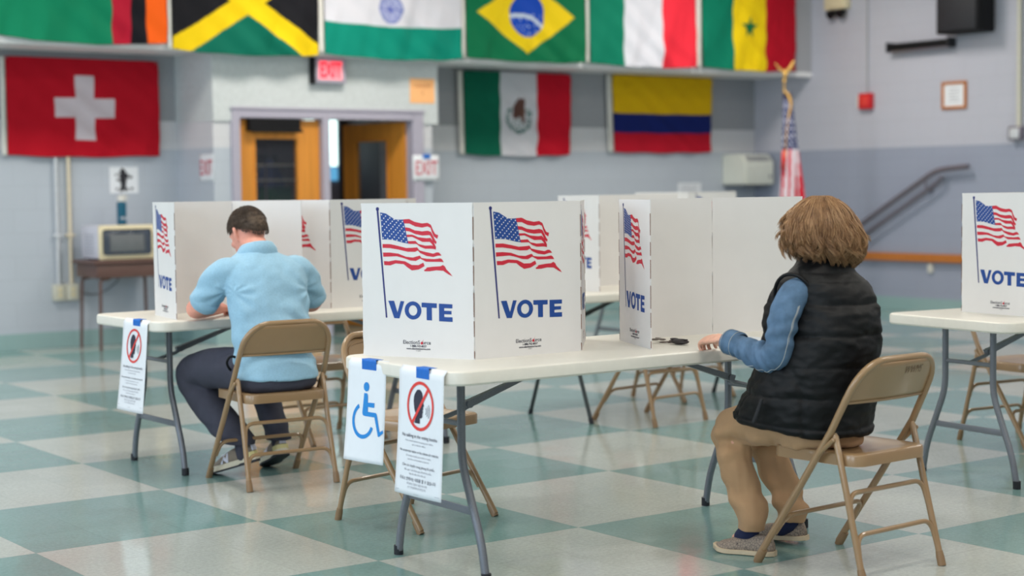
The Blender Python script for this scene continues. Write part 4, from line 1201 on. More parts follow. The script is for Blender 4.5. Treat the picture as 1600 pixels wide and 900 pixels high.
# slip-on shoes
def shoe_rings(L, wf, hf, n=24, base=.0, flat=True, N=18):
    rings = []
    for i in range(N + 1):
        t = i / N; x = L * (t - .5)
        w = wf(t); h = hf(t); rg = []
        for k in range(n):
            a = 2 * pi * k / n; c, s = cos(a), sin(a)
            zz = base + (h - base) * max(0, s) ** .8 if s > 0 else base
            if s <= 0: yy = w * c
            else: yy = w * math.copysign(abs(c) ** .8, c)
            rg.append(V((yy, x, zz)))
        rings.append(rg)
    return rings
def interp(T):
    def f(t):
        for (a, ra), (b, rb) in zip(T, T[1:]):
            if t <= b:
                u = (t - a) / (b - a); u = u * u * (3 - 2 * u); return ra + (rb - ra) * u
        return T[-1][1]
    return f
def shoe(name, label_, parent, heel, toe, kind, L=.25):
    h, t = V(heel), V(toe); d = (t - h).normalized(); c = (h + t) / 2
    side = d.cross(V((0, 0, 1))).normalized(); up = side.cross(d)
    mx = Matrix((side, d, up)).transposed().to_4x4(); mx.translation = c
    o0 = bpy.data.objects.new('tmp', None)
    wf = interp([(0, .012), (.04, .026), (.15, .033), (.45, .036), (.70, .046), (.86, .043), (.96, .026), (1, .010)])
    if kind == 'slip': hf = interp([(0, .045), (.05, .070), (.25, .074), (.45, .062), (.65, .056), (.85, .042), (1, .026)])
    else: hf = interp([(0, .055), (.04, .085), (.20, .082), (.42, .086), (.62, .068), (.85, .048), (1, .034)])
    sole_h = .016 if kind == 'slip' else .026
    bm = bmesh.new(); rings_mesh(bm, [[mx @ p for p in r] for r in shoe_rings(L, wf, hf, base=sole_h * .8)])
    up_ = obj('shoe', bm, 'espadrille' if kind == 'slip' else 'sneaker', parent, smooth=True)
    bm = bmesh.new(); rg = []
    for i in range(19):
        t_ = i / 18; x = (L + .010) * (t_ - .5); w = wf(t_) + .004
        toe_up = .010 * max(0, t_ - .8) * 5
        rg.append([mx @ V((w * q, x, z + toe_up)) for q, z in ((-1, .002), (-.9, 0), (.9, 0), (1, .002), (1.0, sole_h), (.9, sole_h + .002), (-.9, sole_h + .002), (-1.0, sole_h))])
    rings_mesh(bm, rg); obj('sole', bm, 'espadrille_sole' if kind == 'slip' else 'sneaker_sole', up_, auto=True)
    if kind != 'slip':
        bm = bmesh.new(); rg = []
        for i in range(19):
            t_ = i / 18; x = (L + .012) * (t_ - .5); w = wf(t_) + .0045
            rg.append([mx @ V((w * q, x, z)) for q, z in ((-1, -.004), (1, -.004), (1, .004 + .004 * (t_ < .3)), (-1, .004 + .004 * (t_ < .3)))])
        rings_mesh(bm, rg); obj('outsole', bm, 'rubber', up_, auto=True)
        for s in (-1, 1):   # side letter and stripes
            b2 = bmesh.new(); add_text(b2, 'N', 0, 0, .052, 0, .0035)
            for v in b2.verts:
                y = v.co.x * s; tt = (.02 + y) / L + .5
                zc = .047 + v.co.z; ww = wf(tt) * (max(.05, 1 - ((zc - sole_h) / (hf(tt) - sole_h)) ** 2.2)) ** .45
                v.co = mx @ V((s * (ww + .0055), .02 + v.co.x * s, zc))
            obj('side_letter', b2, 'silver', up_)
        bm = bmesh.new(); rg = []
        for i in range(6):
            t_ = .0 + .22 * i / 5; x = L * (t_ - .5); w = wf(t_) + .0025
            rg.append([mx @ V((w * q, x - .003, z)) for q, z in ((-1, sole_h), (1, sole_h), (1, sole_h + .022), (-1, sole_h + .022))])
        rings_mesh(bm, rg); obj('heel_counter', bm, 'sneaker_heel', up_, auto=True)
        bm = bmesh.new()
        a_ = [(-.016, .052), (.016, .052), (.013, .094), (0, .098), (-.013, .094)]
        f0 = [bm.verts.new(mx @ V((x, -L / 2 - .004 + (z - .05) * .12, z))) for x, z in a_]; f1 = [bm.verts.new(mx @ V((x, -L / 2 + .004 + (z - .05) * .12, z))) for x, z in a_]
        bm.faces.new(f0); bm.faces.new(f1[::-1])
        for i in range(5): bm.faces.new((f0[i], f1[i], f1[(i + 1) % 5], f0[(i + 1) % 5]))
        obj('heel_tab', bm, 'silver', up_)
        b2 = bmesh.new(); add_text(b2, 'NB', 0, 0, .016, 0, .0006)
        for v in b2.verts: v.co = mx @ V((v.co.x, -L / 2 - .006 + (v.co.z + .03) * .12, v.co.z + .083))
        obj('heel_logo', b2, 'ink', up_)
        bm = bmesh.new()
        for q in range(5): 
            yy = .012 + q * .014; tt = yy / L + .5
            tube(bm, [mx @ V((x, yy, hf(tt) * (1 - (abs(x) / .045) ** 2 * .35) + .002)) for x in (-.02, -.01, 0, .01, .02)], .0026, 6)
        obj('laces', bm, 'silver', up_, smooth=True)
    return up_
shoe('shoe', '', WR, (-.105, .245, .001), (-.195, .478, .001), 'slip', .228)
shoe('shoe', '', WR, (.125, .300, .018), (.070, .540, .001), 'slip', .235)

# ---------------------------------------------------------------- the man
MR = thing('person', 'seated person with short dark hair in light blue polo shirt and charcoal trousers', 'person', (-1.12, 7.633, 0), R_(31.95))
hm2 = Matrix.Translation((-.026, .165, 1.140)) @ Matrix.Rotation(R_(16), 4, 'Z') @ Matrix.Rotation(R_(-30), 4, 'X')
bm = bmesh.new(); head_parts(bm, hm2)
limb(bm, [(-.026, .125, 1.10), (-.020, .085, 1.06), (-.012, .070, 1.0)], [.060, .064, .075], 20, 5)
hrings(bm, [(.48, 0, -.04, .12, .09), (.65, 0, -.03, .12, .09), (.80, 0, .0, .13, .085), (.92, 0, .045, .14, .08), (.975, 0, .062, .12, .065), (1.01, -.01, .08, .06, .05)], 32, 4)
for s, sh, el, wr in ((-1, (-.17, .06, .97), (-.262, .245, .775), (-.070, .405, .780)), (1, (.17, .06, .97), (.312, .205, .782), (.08, .43, .780))):
    limb(bm, [(s * .13, .07, .945), ((s * .195, .10, .925)), (s * .225 - .005 + (.03 if s > 0 else 0), .14 - (.02 if s > 0 else 0), .885), ((-.243, .195, .83) if s < 0 else (.290, .155, .83)), (el[0], el[1], el[2] + .02)], [.045, .05, .052, .054, .046], 18, 7)
    limb(bm, [(el[0], el[1], el[2] + .015), ((el[0] * .62 + wr[0] * .38), (el[1] * .62 + wr[1] * .38), .790), wr], [.043, .043, .026], 18, 7)
limb(bm, [(-.10, .0, .515), (-.160, .20, .515), (-.205, .345, .490), (-.220, .39, .455), (-.165, .29, .30), (-.100, .175, .19), (-.085, .150, .15)], [.065, .06, .055, .05, .045, .034, .026], 18, 6)
limb(bm, [(.10, .0, .515), (.125, .20, .515), (.138, .38, .495), (.142, .43, .455), (.130, .33, .30), (.118, .215, .20), (.115, .185, .16)], [.065, .06, .055, .05, .043, .037, .034], 18, 6)
limb(bm, [(-.085, .150, .15), (-.088, .150, .12), (-.092, .150, .10)], [.026, .022, .016], 14, 4)
limb(bm, [(.115, .185, .155), (.115, .185, .12), (.116, .19, .10)], [.026, .022, .016], 14, 4)
hand_parts(bm, (-.070, .405, .780), (.72, .66, -.10), (.1, .25, 1), 1, .9, 1.0)
hand_parts(bm, (.08, .43, .780), (-.60, .80, -.08), (.25, .1, 1), -1, .9, 1.0)
bm = fuse(bm, .0045, 2)
mb = obj('body', bm, 'skin_m', MR, smooth=True); add_face(MR, hm2, mb)
# polo shirt
bm = bmesh.new()
hrings(bm, [(.478, .005, -.046, .185, .152), (.488, .005, -.046, .202, .168), (.535, .005, -.040, .196, .154), (.59, .004, -.028, .190, .124), (.65, 0, -.026, .188, .132), (.75, 0, -.010, .190, .132), (.85, 0, .018, .196, .130), (.93, 0, .045, .202, .126),
            (.985, -.002, .062, .192, .116), (1.02, -.006, .075, .160, .100), (1.045, -.010, .085, .115, .085), (1.062, -.014, .09, .085, .076)], 56, 5, 2.1)
limb(bm, [(-.135, .06, .965), (-.185, .09, .955), (-.218, .14, .90), (-.240, .188, .838)], [.070, .075, .074, .066], 28, 6)
limb(bm, [(.135, .06, .965), (.185, .08, .955), (.245, .115, .895), (.288, .150, .838)], [.070, .075, .072, .062], 28, 6)
bm = fuse(bm, .006, 6)
def ps(p, n):
    w = 0
    # creases radiate from the armpits across the back, folds gather at the waist
    for s in (-1, 1):
        a = V((s * .185, 0, .88)); d = p - a; th = math.atan2(d.z, -s * d.x); r = sqrt(d.x ** 2 + d.z ** 2)
        if n.y < .2 and abs(p.x) > .06: w += .0035 * exp(-((r - .06) / .05) ** 2) * sin(th * 8 + 2 * noise.noise(p * 8)) * min(1, (abs(p.x) - .06) / .05) * (1 if d.z < .03 else .3)
    w += .0065 * exp(-((p.z - .60) / .06) ** 2) * sin(75 * p.z + 16 * p.x * (1 if p.x > 0 else -1) + 3 * noise.noise(p * 7))
    w += .005 * exp(-((p.z - .72) / .07) ** 2) * sin(38 * p.z + 22 * abs(p.x + .02) + 4 * noise.noise(p * 6))
    w += .0035 * sin(34 * (p.z + .7 * p.x) + 5 * noise.noise(p * 5)) * exp(-((p.z - .80) / .09) ** 2) * (1 if p.x > 0 else .5)
    w += .0035 * sin(40 * (p.z - .8 * p.x) + 5 * noise.noise(p * 6)) * exp(-((p.z - .68) / .07) ** 2)
    w += .006 * fbm(p, 9) + .003 * fbm(p, 24)
    if abs(p.x) > .2 and p.z > .8: w += .005 * sin(60 * (p.z + .4 * abs(p.x))) * exp(-((p.z - .9) / .06) ** 2)
    return w
displace(bm, ps)
po = obj('polo_shirt', bm, 'polo', MR, smooth=True)
# collar
bm = bmesh.new(); rg = []
for q, (dz, rr_) in enumerate([(-.050, .094), (-.030, .094), (-.012, .091), (.002, .083), (.012, .0765), (.016, .074), (.010, .071), (-.01, .071)]):
    ring = []
    for k in range(36):
        a = 2 * pi * k / 36
        x, y = rr_ * cos(a) * 1.06, rr_ * sin(a) * .98
        ring.append(V((x - .016, y + .096, 1.070 + dz - y * .34 + (0 if sin(a) < .6 else -.012))))
    rg.append(ring)
rings_mesh(bm, rg, cap=False); obj('collar', bm, 'polo', po, smooth=True)
for c, d, r in (((-.243, .193, .828), (-.35, .6, -.75), .0655), ((.290, .153, .830), (.5, .45, -.75), .062)):
    bm = bmesh.new(); d = V(d).normalized(); a = V((0, 0, 1)); a = (a - d * a.dot(d)).normalized(); b = d.cross(a); c = V(c)
    prof = [(-.030, r - .001), (-.028, r + .004), (-.010, r + .0045), (.012, r + .004), (.014, r), (.010, r - .012)]
    rings_mesh(bm, [[c + d * q + (a * cos(2 * pi * k / 32) + b * sin(2 * pi * k / 32)) * rad_ for k in range(32)] for q, rad_ in prof], cap=False)
    obj('sleeve_band', bm, 'polo', po, smooth=True)
# trousers
bm = bmesh.new()
hrings(bm, [(.425, .005, -.03, .165, .135), (.45, .005, -.035, .188, .155), (.495, .005, -.04, .190, .155), (.53, .005, -.038, .168, .130), (.56, .005, -.035, .150, .115)], 44, 4, 2.3)
limb(bm, [(-.10, .0, .515), (-.160, .20, .515), (-.205, .345, .495), (-.225, .40, .455), (-.165, .29, .30), (-.100, .175, .19), (-.088, .155, .155)], [.100, .098, .088, .082, .078, .070, .066], 26, 7)
limb(bm, [(.10, .0, .515), (.125, .20, .515), (.138, .38, .500), (.142, .44, .455), (.130, .33, .30), (.118, .215, .20), (.116, .190, .16)], [.100, .094, .084, .078, .066, .060, .058], 26, 7)
bm = fuse(bm, .0065, 4)
def tr(p, n):
    w = .004 * fbm(p, 14)
    for kn in (V((-.21, .36, .43)), V((.14, .40, .43))): w += .006 * exp(-((p - kn).length / .10) ** 2) * sin(60 * (p.z + .6 * p.y))
    w += .006 * exp(-((p - V((-.13, .05, .56))).length / .10) ** 2) * sin(70 * (p.y + p.x))
    w += .005 * exp(-((p.z - .19) / .06) ** 2) * sin(80 * p.z + 10 * p.x)
    return w
displace(bm, tr)
bmesh.ops.bisect_plane(bm, geom=bm.verts[:] + bm.edges[:] + bm.faces[:], plane_co=(0, 0, .158), plane_no=(0, 0, 1), clear_inner=True)
pt = obj('trousers', bm, 'trousers', MR, smooth=True); pt.modifiers.new('t', 'SOLIDIFY').thickness = .003
bm = bmesh.new(); tube(bm, [(-.115, -.152, .505), (-.06, -.165, .50), (-.0, -.17, .498)], .0018, 6); ellip(bm, (-.058, -.2, .488), (.006, .003, .006), 10)
obj('pocket_trim', bm, 'black_plastic', pt, smooth=True)
bm = bmesh.new(); tube(bm, [V(q) for q in catmull([[-.16, -.03, .575], [-.205, -.03, .590], [-.222, -.02, .565], [-.205, -.01, .53], [-.17, 0, .515]], 5)], .006, 8); obj('belt_end', bm, 'black_plastic', pt, smooth=True)
for c in ((-.086, .152, .135), (.115, .186, .140)):
    bm = bmesh.new(); limb(bm, [(c[0], c[1] + .005, .19), c, (c[0], c[1] - .005, .10)], [.037, .034, .029], 14, 4); obj('sock', bm, 'trousers', MR, smooth=True)
shoe('shoe', '', MR, (-.040, .105, .078), (-.165, .300, .008), 'sneaker', .265)
shoe('shoe', '', MR, (.112, .125, .092), (.126, .355, .008), 'sneaker', .265)
# short hair
bm = bmesh.new(); hr = []
def scalp(th, ph, ex=0.0):   # th from the crown, ph azimuth from facing direction, in head space
    rx, ry, rz = .0775 + ex, .099 + ex, .107 + ex
    return V((rx * sin(th) * sin(-ph), ry * sin(th) * cos(ph) - .008, rz * cos(th) + .012))
rings = []
def th_max(ph):
    f = abs(((ph + pi) % (2 * pi)) - pi)
    T = [(0, .95), (.6, 1.0), (1.1, 1.40), (1.5, 1.50), (1.8, 1.56), (2.1, 1.85), (2.7, 2.16), (3.1416, 2.18)]
    for (a, ra), (b, rb) in zip(T, T[1:]):
        if f <= b: return ra + (rb - ra) * (f - a) / (b - a)
    return 2.1
for j in range(1, 15):
    t = j / 14
    rings.append([hm2 @ scalp(th_max(2 * pi * k / 48) * t * .94, 2 * pi * k / 48, .009 - .007 * t ** 3) for k in range(48)])
rings_mesh(bm, rings, cap=True)
hcap2 = obj('hair', bm, 'hair_m', MR, smooth=True)
rnd = random.Random(5); hs = []
for i in range(9000):
    ph = rnd.uniform(0, 2 * pi); tm = th_max(ph); th = math.acos(1 - rnd.random() * (1 - cos(tm)))
    cowl = .35 * noise.noise(V((th * 3, ph * 2, 1)))
    L = (.026 if th < .9 else (.018 if th < 1.4 else .009)) * rnd.uniform(.7, 1.3)
    pts = []; base = scalp(th, ph, .002)
    nrm = (scalp(th, ph, .02) - scalp(th, ph, 0)).normalized(); dn_ = (scalp(th + .1, ph, 0) - scalp(th, ph, 0)).normalized(); sd = nrm.cross(dn_)
    d = (dn_ * 1.0 + sd * (cowl + rnd.gauss(0, .18))).normalized()
    for q in range(4):
        t = q / 3; pts.append(hm2 @ (base + nrm * (.004 + .010 * t * (1 - .45 * t)) * (1 if th < 1.3 else .45) + d * L * t))
    hs.append(pts)
strands('hair_strands', hs, 'hair_m', hcap2, .0008)
# ================================================================== things on the walls and at the back
def wthing(name, label, cat, u, w, z, group=None, rz=0): return thing(name, label, cat, W(u, w, z), rr + rz, group)
# exit sign over the doors
t = wthing('exit_sign', 'illuminated red exit sign mounted above the double doors', 'exit sign', -6.15, VW - .02, 2.30)
bm = bmesh.new(); box(bm, -.165, .165, -.075, 0, 0, .225, bev=.006)
box(bm, -.05, .05, -.055, -.01, .22, .262)
obj('housing', bm, 'frame_grey', t, auto=True)
bm = bmesh.new(); box(bm, -.125, .125, -.079, -.074, .03, .2); obj('lit_face', bm, 'exit_face', t)
bm = bmesh.new(); add_text(bm, 'EXIT', 0, .113, .19, -.082, .008, 0, .225); obj('lettering', bm, 'exit_red', t)
bm = bmesh.new(); box(bm, -.18, -.16, -.09, -.0, -.01, .235, bev=.003); obj('end_cap', bm, 'black_plastic', t)
# orange notice
t = wthing('paper_notice', 'orange paper notice on the wall right of the doors, above', 'notice', -5.115, VW - .021, 2.26)
bm = bmesh.new(); box(bm, -.138, .138, -.003, 0, -.115, .115, bev=.0008); obj('paper_sheet', bm, 'orange_paper', t)
M['orange_ink'] = mat('orange_ink', (196, 116, 70), .7)
bm = bmesh.new(); add_text(bm, 'CAPACITY', 0, .045, .045, -.0036, .001, 0, .20); add_text(bm, '5', 0, -.02, .05, -.0036, .0)
obj('lettering', bm, 'orange_ink', t)
def exit_paper(t, w, h, tp):
    bm = bmesh.new(); g = [[bm.verts.new((-w / 2 + w * i / 6, -.003 - .004 * sin(i) * j / 6, -h / 2 + h * j / 6)) for i in range(7)] for j in range(7)]
    for a, b in zip(g, g[1:]):
        for i in range(6): bm.faces.new((a[i], a[i + 1], b[i + 1], b[i]))
    o = obj('paper_sheet', bm, 'paper', t, smooth=True); o.modifiers.new('t', 'SOLIDIFY').thickness = .001
    bm = bmesh.new(); add_text(bm, 'EXIT', 0, -.005, h * .78, -.0085, .001, 0, w * .82); obj('lettering', bm, 'exit_letter', t)
    if tp:
        bm = bmesh.new(); box(bm, -.035, .045, -.0105, -.002, h / 2 - .03, h / 2 + .012); obj('blue_tape', bm, 'tape', t)
M['exit_letter'] = mat('faded_red_ink', (204, 70, 92), .6)
t = wthing('paper_notice', 'white EXIT paper with blue tape on the wall right of the doors', 'notice', -5.095, VW - .035, 1.535); exit_paper(t, .30, .24, True)
t = wthing('paper_notice', 'white EXIT paper on the side wall left of the doors', 'notice', V0 - .003, -.605, 1.545, rz=-pi / 2); exit_paper(t, .28, .24, False)
# black and white poster
t = wthing('poster', 'black and white picture taped on the back wall above the microwave', 'poster', -7.795, -.002, 1.33)
bm = bmesh.new(); box(bm, -.135, .135, -.003, 0, 0, .235, bev=.0008); obj('paper_sheet', bm, 'paper', t)
def ink_mat():
    m, nt, b = new_mat('splatter_print'); b.inputs['Roughness'].default_value = .7
    b.inputs['Base Color'].default_value = srgb(30, 30, 38); return m
M['splat'] = ink_mat()
bm = bmesh.new(); rn = random.Random(3)
for i in range(130):
    a, r = rn.uniform(0, 6.28), rn.gauss(0, .5)
    cx = .075 * r * cos(a) - .005; cz = .15 + .05 * r * sin(a) if i % 3 != 1 else (.045 + .018 * rn.gauss(0, .6) if i < 58 else .095 + rn.uniform(-.03, .03))
    if i >= 58: cx = rn.gauss(-.01, .012)
    cx = max(-.12, min(.12, cx)); cz = max(.02, min(.215, cz))
    k0 = rn.uniform(.008, .024); n = 9
    poly(bm, [(cx + k0 * (rn.uniform(.6, 1.1)) * cos(2 * pi * q / n), cz + k0 * .7 * rn.uniform(.6, 1.1) * sin(2 * pi * q / n)) for q in range(n)], 0, -.0034 - i * .00001)
obj('printed_picture', bm, 'splat', t)
# two conduits with outlet boxes
def conduit(label, u, m, topz, zb, out):
    t = wthing('wall_outlet', label, 'outlet', u, 0, zb, 'surface conduits on the left of the back wall')
    bm = bmesh.new(); tube(bm, [(0, -.03, .09), (0, -.03, topz - zb)], .0165, 12)
    for z in (.5,): box(bm, -.035, .035, -.05, 0, z, z + .025, bev=.004)
    obj('conduit', bm, m, t, auto=True)
    bm = bmesh.new(); box(bm, -.055, .055, -.06, 0, -.05, .09, bev=.008); b = obj('outlet_box', bm, 'steel_rail' if out else 'cream_paint', t, auto=True)
    bm = bmesh.new()
    for z in (-.002, .045):
        tube(bm, [(0, -.060, z), (0, -.066, z)], .02, 14)
    obj('socket', bm, 'micro_cream', b, auto=True)
conduit('white conduit running down to a double outlet, left of the cream conduit', -8.43, 'conduit_white', 1.78, .46, False)
conduit('cream conduit running down to a double outlet beside the microwave desk', -8.315, 'conduit_cream', 1.78, .46, False)
# desk with microwave and bottle
t = wthing('side_desk', 'brown wooden desk against the back wall under the microwave', 'desk', -7.98, -.36, 0)
bm = bmesh.new(); box(bm, -.36, .36, -.25, .25, .735, .765, bev=.006); obj('desk_top', bm, 'brown_desk', t, auto=True)
bm = bmesh.new(); box(bm, -.33, .33, -.23, .23, .615, .735, bev=.01); obj('desk_box', bm, 'brown_desk', t, auto=True)
for sx in (-1, 1):
    for sy in (-1, 1):
        bm = bmesh.new(); tube(bm, fillet([(sx * .20, sy * .19, .612), (sx * .29, sy * .20, .60), (sx * .305, sy * .215, .0)], .03), .014, 10)
        obj('leg', bm, 'brown_desk', t, auto=True)
t = wthing('microwave_oven', 'cream and white microwave oven on the brown desk', 'microwave', -7.97, -.37, .765)
bm = bmesh.new(); box(bm, -.30, .30, -.17, .22, .012, .292, bev=.012)
for x in (-.25, .25):
    for y in (-.12, .17): tube(bm, [(x, y, 0), (x, y, .02)], .015, 8)
b = obj('oven_case', bm, 'micro_white', t, auto=True)
bm = bmesh.new(); box(bm, -.305, .305, -.20, -.168, .005, .297, bev=.012); obj('front_frame', bm, 'micro_cream', t, auto=True)
bm = bmesh.new(); box(bm, -.275, .16, -.206, -.198, .045, .262, bev=.02); d_ = obj('oven_door', bm, 'micro_glass', t, auto=True)
bm = bmesh.new(); box(bm, -.215, .10, -.209, -.204, .075, .222, bev=.01); obj('door_mesh', bm, 'micro_screen', d_, auto=True)
bm = bmesh.new(); box(bm, .19, .285, -.206, -.198, .04, .265, bev=.006)
for i in range(3):
    for j in range(4): box(bm, .2 + i * .028, .222 + i * .028, -.211, -.205, .06 + j * .035, .085 + j * .035)
obj('control_panel', bm, 'micro_cream', t, auto=True)
bm = bmesh.new()
for j in range(6): box(bm, -.303, -.299, -.08, .12, .06 + j * .03, .066 + j * .03)
obj('side_vent', bm, 'ink_grey', t)
t = wthing('water_bottle', 'tall teal bottle with white cap standing on the microwave', 'bottle', -7.965, -.33, 1.057)
bm = bmesh.new(); tube(bm, [(0, 0, 0), (0, 0, .008), (0, 0, .19), (0, 0, .205)], [.036, .041, .041, .030], 24); obj('bottle_body', bm, 'bottle', t, auto=True)
bm = bmesh.new(); tube(bm, [(0, 0, .203), (0, 0, .215), (0, 0, .25), (0, 0, .256)], [.033, .037, .035, .028], 20)
obj('cap', bm, 'white_plastic', t, auto=True)
bm = bmesh.new(); tube(bm, [(.035 + .024 * sin(a), 0, .235 + .022 * cos(a)) for a in [2 * pi * i / 16 for i in range(16)]], .005, 8, closed=True); obj('carry_loop', bm, 'white_plastic', t, smooth=True)
bm = bmesh.new(); add_text(bm, 'H2O', 0, .06, .03, -.0425, .001); obj('bottle_mark', bm, 'conduit_white', t)
t = None
bm = bmesh.new(); P_ = [(.06, -.06, .49), (.14, -.08, .455), (.26, -.09, .47), (.38, -.12, .56), (.40, -.1, .62)]
tube(bm, [V(p[:3]) for p in catmull([list(p) for p in P_], 8)], .006, 8)
o = obj('power_cord', bm, 'black_cable', None, W(-8.315, 0, 0), (0, 0, rr), smooth=True); tag(o, 'grey power cord sagging from the outlet to the microwave desk', 'cord')
# white plaque on back wall above booths
t = wthing('paper_notice', 'small white notice low on the back wall above the far booths', 'notice', -1.03, -.002, 1.27)
bm = bmesh.new(); box(bm, -.175, .175, -.004, 0, -.07, .10, bev=.001); obj('paper_sheet', bm, 'paper', t)
bm = bmesh.new()
for j in range(4): box(bm, -.13, .13 - .03 * (j % 2), -.0046, -.004, .06 - j * .028, .066 - j * .028)
obj('printed_lines', bm, 'ink_grey', t)
# wall heater / dispenser
t = wthing('wall_heater', 'cream metal unit mounted low on the back wall by the corner', 'heater', -.30, 0, 1.345)
bm = bmesh.new()
pr_ = [(0, 0), (-.38, 0), (-.385, .01), (-.385, .25), (-.30, .345), (0, .345)]
f0 = [bm.verts.new((-.225, y, z)) for y, z in pr_]; f1 = [bm.verts.new((.225, y, z)) for y, z in pr_]
bm.faces.new(f0); bm.faces.new(f1[::-1])
for i in range(6): bm.faces.new((f0[i], f1[i], f1[(i + 1) % 6], f0[(i + 1) % 6]))
bmesh.ops.bevel(bm, geom=bm.edges[:], offset=.012, segments=2, affect='EDGES')
obj('cabinet', bm, 'heater', t, auto=True)
bm = bmesh.new()
for j in range(5):
    f = j / 5; y = -.385 + .085 * (f * .7 + .15); z = .25 + .095 * (f * .7 + .15)
    box(bm, -.18, .18, y - .006, y - .001, z, z + .006)
obj('louvre', bm, 'ink_grey', t)
bm = bmesh.new(); tube(bm, [(.16, -.384, .09), (.16, -.392, .09)], .016, 14); obj('control_knob', bm, 'steel_rail', t, auto=True)
bm = bmesh.new(); box(bm, -.2, .2, -.3, 0, -.03, 0.002, bev=.006); obj('mounting_bracket', bm, 'leg_grey', t, auto=True)
# flag on a pole
t = thing('standing_flag', 'furled american flag on a tall pole standing in the far corner', 'flag', (2.80, 17.0, 0), 0)
bm = bmesh.new(); tube(bm, [(0, 0, .02), (0, 0, 2.36)], .0125, 12); obj('flag_pole', bm, 'brass', t, auto=True)
bm = bmesh.new(); tube(bm, [(0, 0, 0), (0, 0, .02), (0, 0, .05), (0, 0, .10)], [.16, .155, .06, .02], 28); obj('pole_base', bm, 'brass', t, auto=True)
bm = bmesh.new()
ellip(bm, (0, 0, 2.385), (.022, .022, .022), 14); limb(bm, [(0, .0, 2.41), (.012, 0, 2.455), (.022, 0, 2.50)], [.016, .024, .012], 12, 4)
limb(bm, [(.02, 0, 2.50), (.012, -.03, 2.52)], [.012, .006], 10, 3)
limb(bm, [(.01, 0, 2.47), (-.045, .01, 2.515), (-.09, .01, 2.575)], [.016, .016, .006], 10, 4, (1, .5)); limb(bm, [(.015, 0, 2.47), (.06, 0, 2.52), (.095, 0, 2.59)], [.018, .022, .012], 10, 4, (1, .6))
bm = fuse(bm, .006, 2); obj('eagle_finial', bm, 'brass', t, smooth=True)
bm = bmesh.new(); cols = []; gr = []
nz, na = 110, 72
for j in range(nz + 1):
    q = j / nz; z = 2.27 - q * 1.45; hw_ = .040 + .065 * min(1, q * 1.25) + .02 * q; cx = .028 + .060 * q
    row = []
    for k in range(na):
        a = 2 * pi * k / na; fo = 1 + .16 * sin(5 * a + 3 * q + 1) * min(1, q * 3) + .10 * sin(9 * a - 2 * q)
        row.append(bm.verts.new((cx + hw_ * cos(a) * fo, -.012 + hw_ * .62 * sin(a) * fo, z)))
        sx = k / na
        if q < .40: c = (24, 38, 92); 
        else: c = (200, 30, 52) if (sx * 9 + q * 1.5) % 1 < .5 else (222, 216, 226)
        if q < .40 and (int(q * 46) + int(sx * 24)) % 2 == 0 and ((q * 46) % 1 - .5) ** 2 + ((sx * 24) % 1 - .5) ** 2 < .13: c = (214, 216, 232)
        if q < .05: c = (60, 56, 80)
        cols.append(srgb(*c))
    gr.append(row)
for a, b in zip(gr, gr[1:]):
    for k in range(na): bm.faces.new((a[k], b[k], b[(k + 1) % na], a[(k + 1) % na]))
me = bpy.data.meshes.new('flag_cloth'); bm.to_mesh(me); bm.free(); ca = me.color_attributes.new('Col', 'FLOAT_COLOR', 'POINT')
for i, c in enumerate(cols): ca.data[i].color = c
link('flag_cloth', me, 'flag', t, smooth=True)
bm = bmesh.new(); tube(bm, [V(p) for p in catmull([[-.012, -.03, 2.29], [.03, -.045, 2.25], [.058, -.05, 2.15], [.03, -.045, 2.0], [.008, -.05, 1.80], [.0, -.055, 1.60]], 6)], [.010] * 6 + [.014] * 6 + [.010] * 6 + [.005] * 13, 10)
obj('gold_cord', bm, 'fringe', t, smooth=True)
bm = bmesh.new(); tube(bm, [(-.02, -.06, 1.68), (-.02, -.06, 1.60), (-.022, -.06, 1.50)], [.012, .02, .026], 12); obj('tassel', bm, 'sign_red', t, smooth=True)
# ---- right wall
def rthing(name, label, cat, w, z, group=None, off=0.0): return thing(name, label, cat, W(-off, w, z), rr - pi / 2, group)
# local frame there: +x = towards the viewer along the wall, -y = out of the wall into the room
t = rthing('fire_alarm', 'small red fire alarm box with conduit on the right wall', 'fire alarm', -1.725, 2.14)
bm = bmesh.new(); box(bm, -.085, .085, -.07, 0, 0, .17, bev=.01); obj('alarm_box', bm, 'alarm_red', t, auto=True)
bm = bmesh.new(); box(bm, -.05, .06, -.078, -.068, .03, .14, bev=.006); obj('pull_plate', bm, 'sign_red', t, auto=True)
bm = bmesh.new(); box(bm, -.115, -.085, -.06, 0, .02, .15, bev=.006); obj('strobe_lens', bm, 'white_plastic', t, auto=True)
bm = bmesh.new(); tube(bm, [(0, -.018, .16), (0, -.018, 1.6)], .011, 10); obj('conduit', bm, 'beam', t, auto=True)
t = rthing('picture_frame', 'certificate in a thin wooden frame on the right wall', 'picture', -2.88, 2.09)
bm = bmesh.new()
for x0, x1, z0, z1 in ((-.155, .155, 0, .028), (-.155, .155, .252, .28), (-.155, -.127, .028, .252), (.127, .155, .028, .252)): box(bm, x0, x1, -.025, 0, z0, z1, bev=.003)
obj('wooden_frame', bm, 'wood_rail', t, auto=True)
bm = bmesh.new(); box(bm, -.13, .13, -.012, -.004, .02, .26); cf = obj('certificate', bm, 'paper', t)
bm = bmesh.new()
for j in range(5): box(bm, -.07 + .01 * (j % 2), .07 - .012 * (j % 3), -.0128, -.012, .08 + j * .03, .086 + j * .03)
obj('printed_lines', bm, 'ink_grey', cf)
t = rthing('wall_bar', 'long black horizontal bar fixed high on the right wall', 'wall bar', -2.485, 2.72)
bm = bmesh.new(); tube(bm, [(-.40, -.08, .045), (.40, -.08, .045)], .042, 14); obj('roller_tube', bm, 'black_plastic', t, auto=True)
